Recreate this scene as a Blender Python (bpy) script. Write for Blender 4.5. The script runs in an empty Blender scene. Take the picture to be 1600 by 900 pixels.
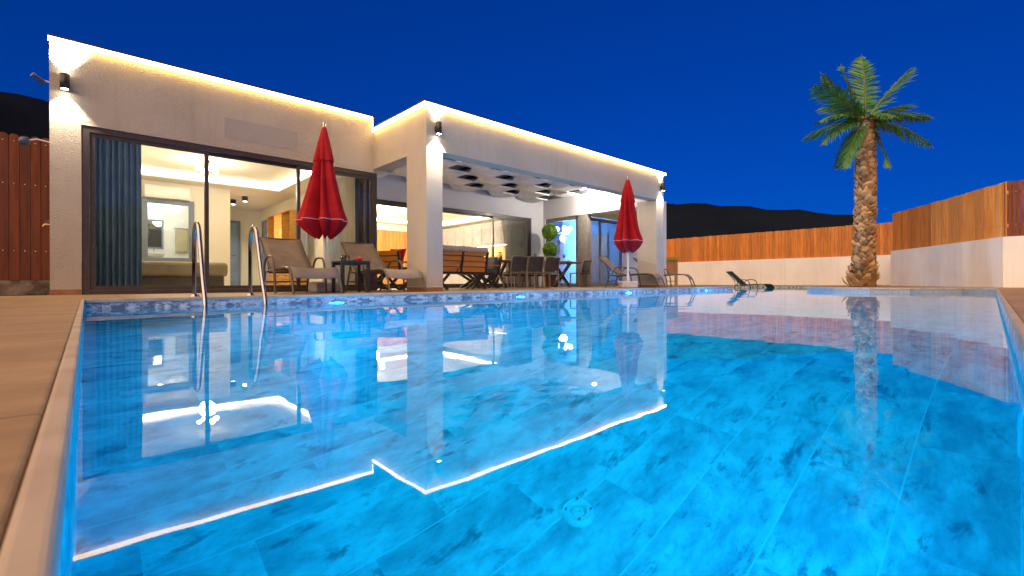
import bpy, bmesh, math, random
from mathutils import Vector, Matrix
from mathutils.geometry import tessellate_polygon

random.seed(11)
PI = math.pi
R = math.radians
scene = bpy.context.scene
COL = scene.collection

# ------------------------------------------------------------------ camera
cam_data = bpy.data.cameras.new('camera')
cam = bpy.data.objects.new('camera', cam_data)
COL.objects.link(cam)
cam_data.sensor_width = 36.0
cam_data.lens = 36.0 * 732.0 / 1600.0
cam_data.shift_y = -9.0 / 1600.0
cam_data.clip_start = 0.02
cam_data.clip_end = 3000
cam.matrix_world = (Matrix.Translation((0, 0, 0.155)) @ Matrix.Rotation(R(-42.5), 4, 'Z')
                    @ Matrix.Rotation(R(90), 4, 'X') @ Matrix.Rotation(-0.003, 4, 'Z'))
cam_data.dof.use_dof = True
cam_data.dof.focus_distance = 7.0
cam_data.dof.aperture_fstop = 5.6
scene.camera = cam

# ------------------------------------------------------------------ world: dusk sky
SUN_EL, SUN_AZ = 14.0, 245.0
world = bpy.data.worlds.new('World')
scene.world = world
world.use_nodes = True
wn, wl = world.node_tree.nodes, world.node_tree.links
wn.clear()
w_out = wn.new('ShaderNodeOutputWorld')
w_bg = wn.new('ShaderNodeBackground')
sky = wn.new('ShaderNodeTexSky')
sky.sky_type = 'NISHITA'
sky.sun_disc = False
sky.sun_elevation = R(SUN_EL)
sky.sun_rotation = R(SUN_AZ)
sky.air_density = 1.0
sky.dust_density = 0.0
sky.ozone_density = 6.0
tint = wn.new('ShaderNodeMix')
tint.data_type = 'RGBA'
tint.blend_type = 'MULTIPLY'
tint.inputs[0].default_value = 1.0
tint.inputs[7].default_value = (0.002, 0.145, 0.66, 1)     # the deep blue filter of the last dusk light
gam = wn.new('ShaderNodeGamma')
gam.inputs[1].default_value = 0.62
wl.new(sky.outputs[0], gam.inputs[0])
wl.new(gam.outputs[0], tint.inputs[6])
wl.new(tint.outputs[2], w_bg.inputs[0])
w_bg.inputs[1].default_value = 0.15
wl.new(w_bg.outputs[0], w_out.inputs[0])

# ------------------------------------------------------------------ afterglow (one soft, weak sun)
sd = bpy.data.lights.new('sun', 'SUN')
sd.energy = 3.9
sd.angle = R(110)
sd.color = (1.0, 0.68, 0.36)
sun = bpy.data.objects.new('sun', sd)
COL.objects.link(sun)
sun_from = Vector((-0.68, -0.15, 0.50)).normalized()
sun.rotation_euler = sun_from.to_track_quat('Z', 'Y').to_euler()
sun.location = (-8, -8, 8)

# ------------------------------------------------------------------ render settings
scene.view_settings.view_transform = 'Standard'
scene.view_settings.look = 'None'
scene.view_settings.exposure = 0.55
scene.view_settings.gamma = 1.0
scene.view_settings.use_curve_mapping = False
scene.render.engine = 'CYCLES'
cy = scene.cycles
cy.use_denoising = True
cy.max_bounces = 10
cy.diffuse_bounces = 5
cy.glossy_bounces = 5
cy.transmission_bounces = 8
cy.transparent_max_bounces = 24
cy.sample_clamp_indirect = 4.0
cy.caustics_reflective = True
cy.caustics_refractive = True
cy.blur_glossy = 0.5

# ================================================================== materials
MATS = {}

def nodes_of(name):
    m = bpy.data.materials.new(name)
    m.use_nodes = True
    nt = m.node_tree
    b = nt.nodes['Principled BSDF']
    MATS[name] = m
    return m, nt, b

def N(nt, t, **kw):
    n = nt.nodes.new(t)
    for k, v in kw.items():
        setattr(n, k, v)
    return n

def mth(nt, op, a, b=None, c=None, clamp=False):
    n = nt.nodes.new('ShaderNodeMath')
    n.operation = op
    n.use_clamp = clamp
    for i, v in enumerate((a, b, c)):
        if v is None:
            continue
        if isinstance(v, (int, float)):
            n.inputs[i].default_value = v
        else:
            nt.links.new(v, n.inputs[i])
    return n.outputs[0]

def mixc(nt, fac, a, b, mode='MIX'):
    n = nt.nodes.new('ShaderNodeMix')
    n.data_type = 'RGBA'
    n.blend_type = mode
    for idx, v in ((0, fac), (6, a), (7, b)):
        if isinstance(v, (int, float)):
            n.inputs[idx].default_value = v
        elif isinstance(v, (tuple, list)):
            n.inputs[idx].default_value = (v[0], v[1], v[2], 1)
        else:
            nt.links.new(v, n.inputs[idx])
    return n.outputs[2]

def ramp(nt, fac, stops):
    n = nt.nodes.new('ShaderNodeMapRange')
    n.inputs[1].default_value = stops[0]
    n.inputs[2].default_value = stops[1]
    n.clamp = True
    n.interpolation_type = 'SMOOTHSTEP'
    nt.links.new(fac, n.inputs[0])
    return n.outputs[0]

def coords(nt, scale=(1, 1, 1), src='Object'):
    tc = N(nt, 'ShaderNodeTexCoord')
    mp = N(nt, 'ShaderNodeMapping')
    mp.inputs['Scale'].default_value = scale
    nt.links.new(tc.outputs[src], mp.inputs[0])
    return mp.outputs[0]

def noise(nt, vec, scale, detail=3, rough=0.5, dist=0.0, out=0):
    n = N(nt, 'ShaderNodeTexNoise')
    n.inputs['Scale'].default_value = scale
    n.inputs['Detail'].default_value = detail
    n.inputs['Roughness'].default_value = rough
    n.inputs['Distortion'].default_value = dist
    nt.links.new(vec, n.inputs['Vector'])
    return n.outputs[out]

def bump(nt, b, h, strength, dist=0.01):
    n = N(nt, 'ShaderNodeBump')
    n.inputs['Strength'].default_value = strength
    n.inputs['Distance'].default_value = dist
    nt.links.new(h, n.inputs['Height'])
    nt.links.new(n.outputs[0], b.inputs['Normal'])

def pmat(name, c1, c2=None, scale=4.0, rough=0.6, metal=0.0, bstr=0.0, bscale=60.0, bdist=0.004,
         stretch=(1, 1, 1), spec=0.5, island=0.0, detail=4):
    m, nt, b = nodes_of(name)
    v = coords(nt, stretch)
    if c2 is None:
        c2 = tuple(x * 0.8 for x in c1)
    f = ramp(nt, noise(nt, v, scale, detail, 0.55), (0.32, 0.68))
    c = mixc(nt, f, c1, c2)
    if island:
        g = N(nt, 'ShaderNodeNewGeometry')
        k = mth(nt, 'MULTIPLY_ADD', g.outputs['Random Per Island'], 2 * island, 1 - island)
        hv = N(nt, 'ShaderNodeHueSaturation')
        nt.links.new(c, hv.inputs['Color'])
        nt.links.new(k, hv.inputs['Value'])
        c = hv.outputs[0]
    nt.links.new(c, b.inputs['Base Color'])
    rr = mth(nt, 'MULTIPLY_ADD', f, 0.12, rough - 0.06, clamp=True)
    nt.links.new(rr, b.inputs['Roughness'])
    b.inputs['Metallic'].default_value = metal
    b.inputs['Specular IOR Level'].default_value = spec
    if bstr:
        bump(nt, b, noise(nt, v, bscale, 5, 0.6), bstr, bdist)
    return m

def weather(name, amount, stretch=(5, 5, 0.35), scale=1.5):
    # faint run-down stains and blotches of their own shape over an existing colour
    nt = MATS[name].node_tree
    b = nt.nodes['Principled BSDF']
    src = b.inputs['Base Color'].links[0].from_socket
    f1 = ramp(nt, noise(nt, coords(nt, stretch), scale, 5, 0.65), (0.48, 0.80))
    f2 = ramp(nt, noise(nt, coords(nt, (1, 1, 1)), 0.7, 6, 0.65), (0.45, 0.75))
    f = mth(nt, 'MULTIPLY', mth(nt, 'ADD', f1, mth(nt, 'MULTIPLY', f2, 0.6)), amount, clamp=True)
    nt.links.new(mixc(nt, f, src, (0.20, 0.16, 0.12)), b.inputs['Base Color'])

def emat(name, col, strength):
    m, nt, b = nodes_of(name)
    b.inputs['Base Color'].default_value = (0.8, 0.8, 0.8, 1)
    b.inputs['Emission Color'].default_value = (*col, 1)
    b.inputs['Emission Strength'].default_value = strength
    return m

def thin_glass(name, tintc=(0.93, 0.96, 0.95), refl=1.0):
    m = bpy.data.materials.new(name)
    m.use_nodes = True
    nt = m.node_tree
    nt.nodes.clear()
    o = N(nt, 'ShaderNodeOutputMaterial')
    t = N(nt, 'ShaderNodeBsdfTransparent')
    t.inputs[0].default_value = (*tintc, 1)
    g = N(nt, 'ShaderNodeBsdfGlossy')
    g.inputs['Roughness'].default_value = 0.0
    fr = N(nt, 'ShaderNodeFresnel')
    fr.inputs[0].default_value = 1.5
    k = mth(nt, 'MULTIPLY', fr.outputs[0], refl, clamp=True)
    mx = N(nt, 'ShaderNodeMixShader')
    nt.links.new(k, mx.inputs[0])
    nt.links.new(t.outputs[0], mx.inputs[1])
    nt.links.new(g.outputs[0], mx.inputs[2])
    nt.links.new(mx.outputs[0], o.inputs[0])
    MATS[name] = m
    return m

M = MATS
pmat('stucco', (0.60, 0.525, 0.42), (0.54, 0.47, 0.375), scale=1.1, rough=0.92, bstr=0.9, bscale=60, bdist=0.028, spec=0.2)
pmat('stucco_patch', (0.44, 0.40, 0.345), (0.40, 0.36, 0.31), scale=2, rough=0.92, bstr=0.8, bscale=60, bdist=0.012, spec=0.2)
pmat('plaster_white', (0.74, 0.71, 0.70), (0.69, 0.66, 0.65), scale=0.8, rough=0.85, bstr=0.25, bscale=90, bdist=0.004, spec=0.2)
pmat('plaster_cream', (0.78, 0.74, 0.64), (0.75, 0.71, 0.60), scale=0.8, rough=0.85, spec=0.2)
pmat('plaster_blue', (0.20, 0.45, 0.86), (0.17, 0.40, 0.80), scale=0.8, rough=0.85, spec=0.2)
pmat('garden_wall', (0.82, 0.80, 0.77), (0.75, 0.73, 0.70), scale=0.9, rough=0.9, bstr=0.4, bscale=40, bdist=0.006, spec=0.2)
pmat('skirting', (0.36, 0.16, 0.07), (0.28, 0.12, 0.05), scale=8, rough=0.5)
pmat('door_frame', (0.075, 0.058, 0.05), (0.055, 0.043, 0.038), scale=10, rough=0.38)
pmat('door_frame_light', (0.26, 0.22, 0.19), (0.2, 0.17, 0.15), scale=10, rough=0.4)
pmat('blue_grey_paint', (0.17, 0.21, 0.28), (0.14, 0.18, 0.25), scale=6, rough=0.5)
pmat('door_blue', (0.20, 0.27, 0.40), (0.17, 0.23, 0.36), scale=5, rough=0.45)
pmat('fence_wood', (0.62, 0.215, 0.022), (0.45, 0.13, 0.010), scale=3.0, rough=0.6, stretch=(7, 7, 0.5), island=0.25, bstr=0.3, bscale=12, bdist=0.003)
pmat('fence_dark', (0.19, 0.042, 0.006), (0.115, 0.024, 0.004), scale=3.0, rough=0.6, stretch=(7, 7, 0.5), island=0.25, bstr=0.3, bscale=12, bdist=0.003)
pmat('fence_pale', (0.76, 0.33, 0.06), (0.60, 0.21, 0.025), scale=3.0, rough=0.6, stretch=(7, 7, 0.5), island=0.2, bstr=0.3, bscale=12, bdist=0.003)
pmat('wood_panel', (0.50, 0.22, 0.055), (0.36, 0.14, 0.035), scale=3.0, rough=0.5, stretch=(6, 6, 0.4), island=0.2)
pmat('wood_honey', (0.56, 0.29, 0.06), (0.44, 0.21, 0.04), scale=3.0, rough=0.5, stretch=(6, 0.6, 6), island=0.12)
pmat('wood_orange', (0.72, 0.27, 0.02), (0.58, 0.19, 0.012), scale=3.0, rough=0.5, stretch=(0.5, 6, 8), island=0.1)
pmat('weave_wood', (0.80, 0.78, 0.75), (0.70, 0.68, 0.65), scale=2.0, rough=0.6, stretch=(0.5, 6, 6), island=0.15)
pmat('table_wood', (0.22, 0.12, 0.06), (0.13, 0.07, 0.035), scale=3.0, rough=0.5, stretch=(0.6, 6, 6))
pmat('dark_metal', (0.045, 0.038, 0.035), (0.03, 0.026, 0.024), scale=10, rough=0.42, metal=0.2)
pmat('taupe_metal', (0.30, 0.245, 0.19), (0.25, 0.2, 0.155), scale=10, rough=0.4, metal=0.2)
pmat('bronze_metal', (0.12, 0.092, 0.07), (0.09, 0.07, 0.055), scale=10, rough=0.38, metal=0.3)
pmat('chrome', (0.42, 0.42, 0.43), (0.37, 0.37, 0.38), scale=6, rough=0.12, metal=1.0)
pmat('sling_fabric', (0.235, 0.185, 0.14), (0.19, 0.15, 0.115), scale=5, rough=0.8, bstr=0.4, bscale=400, bdist=0.001, spec=0.2)
pmat('sling_dark', (0.085, 0.072, 0.066), (0.066, 0.056, 0.052), scale=5, rough=0.75, bstr=0.4, bscale=400, bdist=0.001, spec=0.2)
pmat('red_canvas', (0.40, 0.006, 0.012), (0.30, 0.004, 0.008), scale=4, rough=0.75, bstr=0.2, bscale=300, bdist=0.001, spec=0.2)
pmat('red_cushion', (0.60, 0.010, 0.016), (0.5, 0.008, 0.012), scale=6, rough=0.8, spec=0.2)
pmat('grey_cushion', (0.13, 0.13, 0.15), (0.1, 0.1, 0.12), scale=6, rough=0.85, spec=0.2)
pmat('white_trim', (0.75, 0.68, 0.64), (0.7, 0.62, 0.58), scale=6, rough=0.7)
pmat('white_plastic', (0.78, 0.78, 0.76), (0.74, 0.74, 0.72), scale=6, rough=0.35)
pmat('concrete', (0.55, 0.50, 0.46), (0.42, 0.38, 0.35), scale=7, rough=0.9, bstr=0.5, bscale=60, bdist=0.004)
pmat('fur', (0.70, 0.58, 0.46), (0.58, 0.46, 0.35), scale=30, rough=0.95, bstr=1.0, bscale=120, bdist=0.02, spec=0.1)
pmat('blanket', (0.52, 0.45, 0.28), (0.45, 0.38, 0.24), scale=4, rough=0.9, spec=0.2)
pmat('blanket_dark', (0.20, 0.18, 0.14), (0.17, 0.15, 0.12), scale=4, rough=0.9, spec=0.2)
pmat('curtain_blue', (0.085, 0.14, 0.24), (0.07, 0.115, 0.2), scale=5, rough=0.85, spec=0.2)
pmat('curtain_grey', (0.60, 0.64, 0.74), (0.52, 0.56, 0.65), scale=5, rough=0.85, spec=0.2)
pmat('curtain_white', (0.66, 0.63, 0.60), (0.6, 0.57, 0.55), scale=5, rough=0.85, spec=0.2)
pmat('kitchen_grey', (0.42, 0.41, 0.44), (0.38, 0.37, 0.40), scale=3, rough=0.4)
pmat('kitchen_dark', (0.20, 0.20, 0.24), (0.17, 0.17, 0.2), scale=3, rough=0.4)
pmat('backsplash', (0.62, 0.50, 0.28), (0.52, 0.40, 0.2), scale=6, rough=0.3)
pmat('interior_floor', (0.50, 0.40, 0.28), (0.42, 0.33, 0.22), scale=2, rough=0.35)
pmat('wardrobe_grey', (0.22, 0.20, 0.27), (0.18, 0.17, 0.23), scale=3, rough=0.4)
pmat('frond', (0.10, 0.28, 0.05), (0.06, 0.185, 0.04), scale=5, rough=0.5, island=0.35)
pmat('rachis', (0.17, 0.17, 0.045), (0.12, 0.12, 0.03), scale=5, rough=0.5)
pmat('palm_bark', (0.24, 0.135, 0.06), (0.15, 0.08, 0.035), scale=6, rough=0.9, island=0.4, bstr=0.6, bscale=30, bdist=0.01)
pmat('palm_boot', (0.54, 0.33, 0.14), (0.27, 0.145, 0.055), scale=5, rough=0.85, island=0.45)
pmat('topiary', (0.20, 0.36, 0.03), (0.12, 0.25, 0.02), scale=9, rough=0.6, island=0.4)
pmat('dry_shrub', (0.26, 0.22, 0.035), (0.16, 0.16, 0.03), scale=9, rough=0.7, island=0.4)
pmat('bark', (0.14, 0.09, 0.05), (0.09, 0.055, 0.03), scale=9, rough=0.9)
pmat('terracotta', (0.33, 0.13, 0.06), (0.27, 0.1, 0.045), scale=6, rough=0.8)
pmat('hill', (0.010, 0.014, 0.022), (0.006, 0.008, 0.014), scale=0.03, rough=1.0, spec=0.0)
pmat('ground', (0.20, 0.16, 0.115), (0.12, 0.10, 0.07), scale=0.8, rough=0.95, bstr=0.6, bscale=10, bdist=0.03, spec=0.1)
pmat('stone_base', (0.26, 0.20, 0.15), (0.07, 0.05, 0.04), scale=5, rough=0.9, bstr=0.8, bscale=14, bdist=0.03)
pmat('wine', (0.08, 0.004, 0.008), (0.05, 0.003, 0.006), scale=5, rough=0.1)
pmat('amber_glass', (0.55, 0.33, 0.07), (0.45, 0.25, 0.05), scale=5, rough=0.15)
pmat('gold_fringe', (0.55, 0.36, 0.06), (0.42, 0.26, 0.04), scale=12, rough=0.8)
pmat('black_plastic', (0.03, 0.03, 0.03), (0.022, 0.022, 0.022), scale=8, rough=0.4)
pmat('blue_plastic', (0.06, 0.10, 0.24), (0.05, 0.08, 0.2), scale=8, rough=0.35)
pmat('brass', (0.7, 0.5, 0.22), (0.6, 0.42, 0.18), scale=8, rough=0.3, metal=0.9)
pmat('grey_plastic', (0.50, 0.50, 0.50), (0.45, 0.45, 0.45), scale=6, rough=0.35)
pmat('white_ceramic', (0.78, 0.75, 0.70), (0.74, 0.71, 0.66), scale=8, rough=0.2)
pmat('ceiling_white', (0.80, 0.74, 0.64), (0.77, 0.71, 0.61), scale=1, rough=0.9, spec=0.1)
pmat('soffit_yellow_lit', (0.62, 0.38, 0.08), (0.56, 0.33, 0.065), scale=2, rough=0.7)  # yellow light on the soffit is painted into its colour
pmat('mosaic', (0.46, 0.42, 0.36), (0.24, 0.24, 0.24), scale=30, rough=0.3)
weather('stucco', 0.16)
weather('garden_wall', 0.20)
weather('fence_wood', 0.22, (8, 8, 0.3))
weather('fence_pale', 0.20, (8, 8, 0.3))
thin_glass('window_glass', (0.95, 0.97, 0.96), 0.9)
thin_glass('clear_glass', (0.9, 0.92, 0.92), 1.0)
emat('led_warm', (1.0, 0.64, 0.22), 10.0)
emat('cove_led', (1.0, 0.82, 0.56), 12.0)
emat('lamp_lens', (1.0, 0.90, 0.74), 40.0)
emat('bulb_glow', (1.0, 0.84, 0.58), 22.0)
emat('bath_glow', (1.0, 0.95, 0.86), 14.0)
emat('blue_bulb', (0.85, 0.93, 1.0), 22.0)
emat('pool_lens', (0.45, 0.90, 1.0), 12.0)

# curtains let some of the light behind them through
for cn in ('curtain_blue', 'curtain_grey', 'curtain_white'):
    nt = MATS[cn].node_tree
    b = nt.nodes['Principled BSDF']
    tr = N(nt, 'ShaderNodeBsdfTranslucent')
    nt.links.new(b.inputs['Base Color'].links[0].from_socket, tr.inputs[0])
    mx = N(nt, 'ShaderNodeMixShader')
    mx.inputs[0].default_value = 0.7
    nt.links.new(b.outputs[0], mx.inputs[1])
    nt.links.new(tr.outputs[0], mx.inputs[2])
    nt.links.new(mx.outputs[0], nt.nodes['Material Output'].inputs[0])

# mirror
m, nt, b = nodes_of('mirror')
b.inputs['Base Color'].default_value = (0.85, 0.86, 0.86, 1)
b.inputs['Metallic'].default_value = 1.0
b.inputs['Roughness'].default_value = 0.03

# deck tiles (travertine, large pieces with thin joints)
def deck_material(name, c1, c2, sx, sy, oy, jw=0.006):
    m, nt, b = nodes_of(name)
    tc = N(nt, 'ShaderNodeTexCoord')
    sp = N(nt, 'ShaderNodeSeparateXYZ')
    nt.links.new(tc.outputs['Object'], sp.inputs[0])
    def joint(o, step, off):
        f = mth(nt, 'FRACT', mth(nt, 'DIVIDE', mth(nt, 'SUBTRACT', o, off - 100 * step), step))
        return mth(nt, 'LESS_THAN', f, jw / step)
    j = mth(nt, 'MAXIMUM', joint(sp.outputs[0], sx, 0.32), joint(sp.outputs[1], sy, oy))
    v = coords(nt, (1.0, 3.0, 1.0))
    big = ramp(nt, noise(nt, v, 1.6, 5, 0.6, 0.6), (0.3, 0.7))
    fine = ramp(nt, noise(nt, v, 14, 5, 0.65), (0.35, 0.75))
    c = mixc(nt, big, c1, c2)
    c = mixc(nt, mth(nt, 'MULTIPLY', fine, 0.42), c, tuple(x * 0.6 for x in c2))
    c = mixc(nt, j, c, tuple(x * 0.28 for x in c1))
    nt.links.new(c, b.inputs['Base Color'])
    b.inputs['Roughness'].default_value = 0.55
    b.inputs['Specular IOR Level'].default_value = 0.35
    h = mth(nt, 'SUBTRACT', mth(nt, 'MULTIPLY', fine, 0.12), j)
    bump(nt, b, h, 0.5, 0.004)
    return m
deck_material('deck_stone', (0.39, 0.255, 0.125), (0.27, 0.172, 0.08), 0.9, 1.73, 0.77)
pmat('coping_lip', (0.50, 0.40, 0.30), (0.40, 0.31, 0.22), scale=7, rough=0.5)
deck_material('coping_stone', (0.41, 0.27, 0.135), (0.29, 0.185, 0.09), 1.73, 1.73, 0.77)

# pool tiles: pale marble with dark brush-like clouds, changing from tile to tile
def pool_tile(name, ax, ay, step_a, step_b, dark=1.0, fs=1.0, st=(0.53, 0.66)):
    m, nt, b = nodes_of(name)
    tc = N(nt, 'ShaderNodeTexCoord')
    sp = N(nt, 'ShaderNodeSeparateXYZ')
    nt.links.new(tc.outputs['Object'], sp.inputs[0])
    a = mth(nt, 'DIVIDE', mth(nt, 'ADD', sp.outputs[ax], 60.0), step_a)
    bb = mth(nt, 'DIVIDE', mth(nt, 'ADD', sp.outputs[ay], 62.0), step_b)
    fb = mth(nt, 'FLOOR', bb)
    a2 = mth(nt, 'ADD', a, mth(nt, 'MULTIPLY', mth(nt, 'MODULO', fb, 2.0), 0.5))
    fa = mth(nt, 'FLOOR', a2)
    jl = mth(nt, 'LESS_THAN', mth(nt, 'FRACT', bb), 0.006 / step_b)
    js = mth(nt, 'LESS_THAN', mth(nt, 'FRACT', a2), 0.002 / step_a)
    cmb = N(nt, 'ShaderNodeCombineXYZ')
    nt.links.new(fa, cmb.inputs[0])
    nt.links.new(fb, cmb.inputs[1])
    wnz = N(nt, 'ShaderNodeTexWhiteNoise')
    wnz.noise_dimensions = '2D'
    nt.links.new(cmb.outputs[0], wnz.inputs['Vector'])
    sc = N(nt, 'ShaderNodeVectorMath', operation='SCALE')
    nt.links.new(wnz.outputs['Color'], sc.inputs[0])
    sc.inputs['Scale'].default_value = 1.2
    ad = N(nt, 'ShaderNodeVectorMath', operation='ADD')
    nt.links.new(tc.outputs['Object'], ad.inputs[0])
    nt.links.new(sc.outputs[0], ad.inputs[1])
    mp = N(nt, 'ShaderNodeMapping')
    mp.inputs['Scale'].default_value = (0.8, 1.7, 1.5)
    mp.inputs['Rotation'].default_value = (0, 0, R(-40))
    nt.links.new(ad.outputs[0], mp.inputs[0])
    v = mp.outputs[0]
    cloud = ramp(nt, noise(nt, v, 3.4 * fs, 9, 0.70, 0.25), (0.36, 0.66))
    streak = ramp(nt, noise(nt, v, 5.2 * fs, 9, 0.72, 0.35), st)
    c = mixc(nt, cloud, (0.82, 0.82, 0.80), (0.42, 0.44, 0.48))
    mott = ramp(nt, noise(nt, v, 11.0 * fs, 7, 0.72, 0.4), (0.44, 0.68))
    c = mixc(nt, mth(nt, 'MULTIPLY', mott, 0.42), c, (0.22, 0.24, 0.29))
    c = mixc(nt, mth(nt, 'MULTIPLY', streak, 0.85 * dark), c, (0.13, 0.15, 0.20))
    c = mixc(nt, mth(nt, 'MULTIPLY', jl, 0.7), c, (0.85, 0.86, 0.86))
    c = mixc(nt, mth(nt, 'MULTIPLY', js, 0.5), c, (0.80, 0.81, 0.81))
    nt.links.new(c, b.inputs['Base Color'])
    b.inputs['Roughness'].default_value = 0.3
    return m
pool_tile('pool_floor_tile', 0, 1, 0.62, 0.31)
pool_tile('pool_wall_tile_x', 0, 2, 1.24, 0.60, 1.15, 1.9, (0.46, 0.57))
pool_tile('pool_wall_tile_y', 1, 2, 1.24, 0.60, 1.15, 1.9, (0.46, 0.57))

# water
m, nt, b = nodes_of('water')
b.inputs['Base Color'].default_value = (0.004, 0.62, 1.0, 1)
b.inputs['Transmission Weight'].default_value = 1.0
b.inputs['IOR'].default_value = 1.18
b.inputs['Roughness'].default_value = 0.0
v = coords(nt, (1.0, 1.0, 1.0))
h = mth(nt, 'ADD', noise(nt, v, 1.1, 2, 0.45), mth(nt, 'MULTIPLY', noise(nt, v, 5.0, 2, 0.5), 0.10))
bump(nt, b, h, 0.5, 0.007)

# ================================================================== mesh builder
class MB:
    def __init__(self):
        self.v, self.f, self.s = [], [], []
    def add(self, vs, fs, smooth=False):
        o = len(self.v)
        self.v += [tuple(p) for p in vs]
        for f in fs:
            self.f.append(tuple(i + o for i in f))
            self.s.append(smooth)
    def box(self, x0, x1, y0, y1, z0, z1):
        vs = [(x, y, z) for z in (z0, z1) for y in (y0, y1) for x in (x0, x1)]
        self.add(vs, [(0, 2, 3, 1), (4, 5, 7, 6), (0, 1, 5, 4), (1, 3, 7, 5), (3, 2, 6, 7), (2, 0, 4, 6)])
        return self
    def bar(self, a, b, w, h, up=(0, 0, 1)):
        a, b = Vector(a), Vector(b)
        d = (b - a).normalized()
        u = Vector(up)
        s = d.cross(u)
        if s.length < 1e-4:
            s = d.cross(Vector((0, 1, 0)))
        s.normalize()
        u = s.cross(d).normalized()
        vs = []
        for p in (a, b):
            for i, j in ((-1, -1), (1, -1), (1, 1), (-1, 1)):
                vs.append(p + s * (w / 2 * i) + u * (h / 2 * j))
        self.add(vs, [(0, 1, 2, 3)[::-1], (4, 5, 6, 7), (0, 1, 5, 4), (1, 2, 6, 5), (2, 3, 7, 6), (3, 0, 4, 7)])
        return self
    def tube(self, pts, r, n=10, cap=True):
        pts = [Vector(p) for p in pts]
        rr = r if isinstance(r, (list, tuple)) else [r] * len(pts)
        rings = []
        prev = None
        for i, p in enumerate(pts):
            d = (pts[min(i + 1, len(pts) - 1)] - pts[max(i - 1, 0)]).normalized()
            if prev is None:
                a = d.cross(Vector((0, 0, 1)))
                if a.length < 1e-3:
                    a = d.cross(Vector((1, 0, 0)))
            else:
                a = prev - d * prev.dot(d)
            a.normalize()
            prev = a
            b2 = d.cross(a)
            rings.append([p + (a * math.cos(2 * PI * k / n) + b2 * math.sin(2 * PI * k / n)) * rr[i] for k in range(n)])
        vs = [q for rg in rings for q in rg]
        fs = []
        for i in range(len(pts) - 1):
            for k in range(n):
                fs.append((i * n + k, i * n + (k + 1) % n, (i + 1) * n + (k + 1) % n, (i + 1) * n + k))
        self.add(vs, fs, True)
        if cap:
            self.add(rings[0], [tuple(range(n))[::-1]])
            self.add(rings[-1], [tuple(range(n))])
        return self
    def lathe(self, prof, c=(0, 0, 0), n=24):
        vs, fs = [], []
        for r, z in prof:
            for k in range(n):
                vs.append((c[0] + r * math.cos(2 * PI * k / n), c[1] + r * math.sin(2 * PI * k / n), c[2] + z))
        for i in range(len(prof) - 1):
            for k in range(n):
                fs.append((i * n + k, i * n + (k + 1) % n, (i + 1) * n + (k + 1) % n, (i + 1) * n + k))
        self.add(vs, fs, True)
        return self
    def sheet(self, rows, thick=0.0, smooth=True):
        """grid of points; optional thickness is added along the averaged normal"""
        nr, nc = len(rows), len(rows[0])
        vs = [Vector(p) for r in rows for p in r]
        fs = [(i * nc + j, i * nc + j + 1, (i + 1) * nc + j + 1, (i + 1) * nc + j) for i in range(nr - 1) for j in range(nc - 1)]
        if not thick:
            self.add(vs, fs, smooth)
            return self
        nm = [Vector() for _ in vs]
        for f in fs:
            q = (vs[f[2]] - vs[f[0]]).cross(vs[f[3]] - vs[f[1]])
            for i in f:
                nm[i] += q
        vb = [p - nm[i].normalized() * thick for i, p in enumerate(vs)]
        o = len(vs)
        allf = fs + [tuple(i + o for i in f[::-1]) for f in fs]
        edge = [(0, j) for j in range(nc)] + [(i, nc - 1) for i in range(1, nr)] + [(nr - 1, j) for j in range(nc - 2, -1, -1)] + [(i, 0) for i in range(nr - 2, 0, -1)]
        ids = [i * nc + j for i, j in edge]
        for a, b2 in zip(ids, ids[1:] + ids[:1]):
            allf.append((b2, a, a + o, b2 + o))
        self.add(vs + vb, allf, smooth)
        return self
    def prism(self, poly, z0, z1):
        n = len(poly)
        vs = [(p[0], p[1], z0) for p in poly] + [(p[0], p[1], z1) for p in poly]
        fs = [tuple(range(n))[::-1], tuple(range(n, 2 * n))]
        fs += [(i, (i + 1) % n, n + (i + 1) % n, n + i) for i in range(n)]
        self.add(vs, fs)
        return self
    def xform(self, mat):
        self.v = [tuple(mat @ Vector(p)) for p in self.v]
        return self
    def build(self, name, mat, parent=None, world=False, bevel=0.0, loc=None):
        me = bpy.data.meshes.new(name)
        me.from_pydata(self.v, [], self.f)
        me.polygons.foreach_set('use_smooth', self.s)
        me.materials.append(MATS[mat])
        me.update()
        o = bpy.data.objects.new(name, me)
        COL.objects.link(o)
        if parent:
            o.parent = parent
            if world:
                p, off = parent, Vector()
                while p:
                    off += p.location
                    p = p.parent
                o.location = -off
        if loc is not None:
            o.location = loc
        if bevel:
            md = o.modifiers.new('bevel', 'BEVEL')
            md.width = bevel
            md.segments = 2
            md.limit_method = 'ANGLE'
            md.angle_limit = R(40)
        return o

def B(x0, x1, y0, y1, z0, z1):
    return MB().box(x0, x1, y0, y1, z0, z1)

def tag(o, label=None, cat=None, group=None, kind=None):
    if label: o['label'] = label
    if cat: o['category'] = cat
    if group: o['group'] = group
    if kind: o['kind'] = kind
    return o

def thing(name, label, cat, loc=(0, 0, 0), rz=0.0, group=None):
    o = bpy.data.objects.new(name, None)
    COL.objects.link(o)
    o.location = loc
    o.rotation_euler = (0, 0, rz)
    o.empty_display_size = 0.2
    return tag(o, label, cat, group)

def copy_tree(o, parent=None):
    c = o.copy()
    COL.objects.link(c)
    if parent:
        c.parent = parent
    for ch in list(o.children):
        if ch.name in COL.objects:
            copy_tree(ch, c)
    return c

def dup(o, loc, rz, label, group=None):
    c = copy_tree(o)
    c.location = loc
    c.rotation_euler = (0, 0, rz)
    c['label'] = label
    if group: c['group'] = group
    return c

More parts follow.
